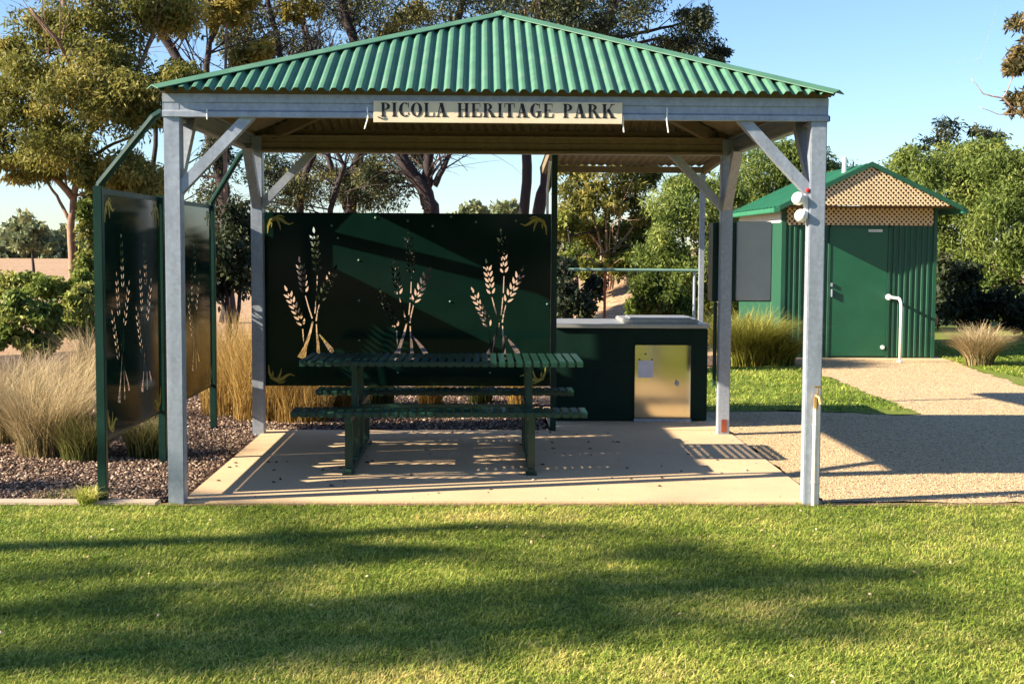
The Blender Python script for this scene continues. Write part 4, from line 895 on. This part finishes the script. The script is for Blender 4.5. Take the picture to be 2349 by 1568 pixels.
for i, (x, y) in enumerate(((-2.12, 4.2), (-1.95, 4.7), (-2.5, 4.6), (-2.35, 5.2), (-1.75, 4.1))):
    tussock(['golden reed clump right against the rear left post', 'golden reed clump behind the rear left post', 'golden reed clump at the far end of the side screen', 'golden reed clump at the back of the reed bed', 'golden reed clump showing under the left end of the wheat screen'][i],
            (x, y, -.01), 900, 1.0 if i < 4 else .55, .8, L_goldgrass, .5, 'golden reeds beside the wheat screen', 320+i, 'reed_clump', cat='reeds')
for i, (x, y) in enumerate(((-1.5, 5.0), (-1.1, 5.3), (-.6, 5.1), (-.1, 5.5), (.3, 5.2))):
    tussock('low olive grass clump behind the wheat screen, %s' % ['nearest the golden reeds', 'second from the reeds', 'in the middle', 'second from the barbecue', 'nearest the barbecue'][i],
            (x, y, -.01), 600, .5, .35, L_tuss if i % 2 else L_goldgrass, .6, 'grass clumps behind the wheat screen', 330+i)
tussock('round straw tussock right of the toilet building at the path edge', (6.74, 9.9, 0), 2300, .62, .5, L_straw, .95, None, 340, wid=.011)
tussock('tall thin dry tussock among the left shrubs', tuple(G(215, 905)), 800, .8, .4, L_straw, .6, None, 341)
# ------------------------------------------------------------------ lawn blades, bark chips, gravel stones
def scatter(n, x0, x1, y0, y1, keep, rg):
    x = rg.uniform(x0, x1, n); y = rg.uniform(y0, y1, n); k = keep(x, y, rg.random(n)); return x[k], y[k]
def drypatch(x, y):
    t = np.zeros_like(x)
    for (u, v, rx, ry, a) in ((1080, 1185, .8, .22, .55), (1400, 1190, .7, .15, .3), (250, 1180, .9, .12, .3), (1700, 1400, .5, .22, .55), (1850, 1380, .35, .14, .4), (900, 1560, .5, .25, .45), (1500, 1540, .7, .22, .4), (2050, 1480, .4, .2, .25), (1620, 1235, .3, .1, .25), (80, 1260, .4, .15, .2)):
        g = G(u, v); t = np.maximum(t, a*np.exp(-((x-g.x)/rx)**2-((y-g.y)/ry)**2))
    return t
def lawnblades(name, x, y, z, hgt, wid, mat, seed, label):
    rg = np.random.default_rng(seed); n = len(x); th = rg.random(n)*2*np.pi; ln = .5+1.6*rg.random(n); h_ = hgt*(.5+.8*rg.random(n))*(.6+.8*vnoise(x, y, 9, 5, 2))
    d = np.stack([np.cos(th), np.sin(th), 0*th], 1); p = np.stack([-np.sin(th), np.cos(th), 0*th], 1)
    w_ = (wid*(.6+.8*rg.random(n)))[:, None]; B = np.stack([x, y, np.full(n, z)], 1)
    m = B+d*(h_*ln*.35)[:, None]+np.array([0, 0, 1])*(h_*.62)[:, None]; t_ = B+d*(h_*ln)[:, None]+np.array([0, 0, 1])*(h_*.9)[:, None]
    V = np.stack([B-p*w_/2, B+p*w_/2, m+p*w_*.45, m-p*w_*.45, t_], 1).reshape(-1, 3)
    i = np.arange(n)[:, None]*5; F1 = i+np.array([0, 1, 2, 3]); F2 = i+np.array([3, 2, 4, 4])
    patch = drypatch(x, y); v1 = vnoise(x, y, .9, 9, 4); v2 = vnoise(x, y, 5, 19, 3)
    t = np.clip(.31+(v1-.5)*.7+(v2-.5)*.6+patch*.75+rg.normal(size=n)*.24, 0, 1)
    # two primitives: quads, then tips (triangles)
    off = V
    me = bpy.data.meshes.new(name); me.vertices.add(len(V)); me.vertices.foreach_set('co', V.astype(np.float32).ravel())
    tri = i+np.array([3, 2, 4]); L = np.concatenate([F1.ravel(), tri.ravel()]).astype(np.int32)
    me.loops.add(len(L)); me.loops.foreach_set('vertex_index', L); me.polygons.add(2*n)
    me.polygons.foreach_set('loop_start', np.concatenate([np.arange(n)*4, 4*n+np.arange(n)*3]).astype(np.int32))
    me.polygons.foreach_set('loop_total', np.concatenate([np.full(n, 4), np.full(n, 3)]).astype(np.int32))
    a = me.attributes.new('tint', 'FLOAT', 'FACE'); a.data.foreach_set('value', np.concatenate([t-.08, t+.08]).astype(np.float32)); me.update(calc_edges=True)
    o = link(name, me, mat); tag(o, label, 'grass', kind='stuff')
rg = np.random.default_rng(77)
def fr(x, y, r_):
    dd = y+8.26; half = dd*.47+1.0; k = (np.abs(x-.02*dd) < half)
    return k & (r_ < np.clip(1.15-.10*dd, .35, 1)) & (y < -.02-.05*vnoise(x, y, 5, 2, 2)+.06*(r_ < .12))
x, y = scatter(1050000, -5, 5, -4.3, .03, fr, rg)
lawnblades('grass', x, y, -.006, .019, .0036, L_grass, 78, 'short mown green and straw coloured grass of the front lawn')
def kb(x, y, r_):
    g1 = (x > 2.05) & (x < 4.15) & (y > 4.78) & (y < 9.5) & (r_ < .55)
    g2 = (x > 6.6) & (y > 7.3) & (y < 14)
    return (g1 | g2)
x, y = scatter(120000, 2.0, 10, 4.7, 14, kb, rg)
lawnblades('grass', x, y, .006, .035, .009, L_grass, 79, 'mown green grass of the lawns beside the path to the toilet')
# bark chips
def chips(name, x, y, z, size, mat, label, cat, seed, flat=.35, zj=.01):
    rg = np.random.default_rng(seed); n = len(x); a = rg.random(n)*2*np.pi; tl__ = rg.normal(size=n)*flat; L = size*(.4+1.2*rg.random(n)); Wd = L*(.3+.5*rg.random(n)); h_ = L*.25
    d = np.stack([np.cos(a)*np.cos(tl__), np.sin(a)*np.cos(tl__), np.sin(tl__)], 1); p = np.stack([-np.sin(a), np.cos(a), rg.normal(size=n)*flat*.6], 1); u = np.cross(d, p)
    C = np.stack([x, y, z+zj*rg.random(n)], 1); V = []
    for sx, sy, sz in ((-1,-1,0),(1,-1,0),(1,1,0),(-1,1,0),(-.7,-.6,1),(.8,-.5,1),(.6,.7,1),(-.8,.6,1)):
        V.append(C+d*(L*sx/2)[:, None]+p*(Wd*sy/2)[:, None]+u*(h_*sz)[:, None])
    V = np.stack(V, 1).reshape(-1, 3); i = np.arange(n)[:, None]*8
    Fc = np.concatenate([i+np.array(f) for f in ((4,5,6,7),(0,1,5,4),(1,2,6,5),(2,3,7,6),(3,0,4,7))], 0)
    t = np.clip(.40+.34*rg.normal(size=n), 0, 1); t = np.tile(t, 5)
    o = fast(name, V, Fc, mat, None, t); tag(o, label, cat, kind='stuff')
def km(x, y, r_):
    a = (x < -2.0) & (y > .13); b_ = (y > 3.32) & (x < .5)
    dd = y+8.26
    return (a | b_) & (x > -dd*.42-.2) & (r_ < np.clip(12/dd-.55, .15, 1))
x, y = scatter(200000, -6.5, .5, .13, 7.5, km, rg)
chips('bark_mulch', x, y, -.008, .019, L_chip, 'pinkish brown bark chips covering the bed left of and behind the slab', 'mulch', 80)
def kg(x, y, r_): return ((x > 2.1) & (y > .1) & (y < 4.7) & (x < 5.9) & (r_ < .8)) | ((x > 4.1) & (x < 6.2) & (y > 4.7) & (y < 10.9) & (r_ < .35))
x, y = scatter(110000, 2.1, 6.2, .1, 10.9, kg, rg)
chips('gravel', x, y, .002, .0075, L_stone, 'loose sandy gravel stones on the path right of the shelter', 'gravel', 81, .3, .003)
# fallen leaves and litter on the slab and front lawn
def km2(x, y, r_): return r_ < .5
x, y = scatter(160, -1.9, 2.0, .1, 3.2, km2, rg)
chips('leaf_litter', x, y, .0125, .022, L_chip, 'few dry leaves and crumbs of bark scattered on the slab', 'leaf litter', 82, .15, .001)

# unseen gums added to block low sky: darker steel reflections, deeper shade
for i, (x_, y_, h_) in enumerate(((-17, -27, 9), (-9, -30, 11), (-2, -26, 8), (5, -31, 11), (12, -27, 9), (20, -24, 10), (24, -14, 9), (26, -4, 10), (-30, 14, 10), (-27, 24, 9), (24, 12, 9))):
    tree('gum_tree', 'added unseen gum, %s' % ['far behind on the left', 'behind, second from the left', 'behind in the middle, low and round', 'behind and tall, right of the middle', 'behind, second from the right', 'behind at the right corner', 'right side, nearest the corner', 'right side, level with the shelter', 'left side, level with the reeds', 'left side, farthest back', 'right side, beyond the toilet'][i], 'tree',
         [([(x_, y_, -.03), (x_+.3, y_, h_*.4), (x_-.2, y_+.3, h_*.8)], .3, .1)],
         [((x_+dx*h_*.2, y_+dy, h_*z), (h_*.22, h_*.2, h_*.17), 420) for dx, dy, z in ((0, 0, .8), (-1, .5, .55), (1, -.5, .55), (-.6, 0, .3), (.7, 0, .3), (0, 0, .5), (-1.2, 0, .2), (1.2, 0, .2))],
         L_gumdk, B_shaded, size=.5, asp=.45, group='unseen gum trees added to block low sky light', seed=400+i, nsub=8)

# weeds at the foot of the side screen and along the kerb
tussock('small green weed at the foot of the side screen near post', (-2.53, .02, 0), 260, .13, .16, L_grass, 1.2, 'weeds along the kerb', 500, 'weed', .008, 'weed')
tussock('low green weed patch in the mulch just left of the side screen near post', (-2.78, .24, -.01), 130, .07, .4, L_tuss, 1.2, 'weeds along the kerb', 501, 'weed', .008, 'weed')

x, y = scatter(90, -4, 4, -3.9, -.1, lambda x, y, r_: r_ < .9, rg)
chips('leaf_litter', x, y, .004, .015, L_stone, 'small dry gum leaves lying scattered on the front lawn', 'leaf litter', 83, .4, .008)
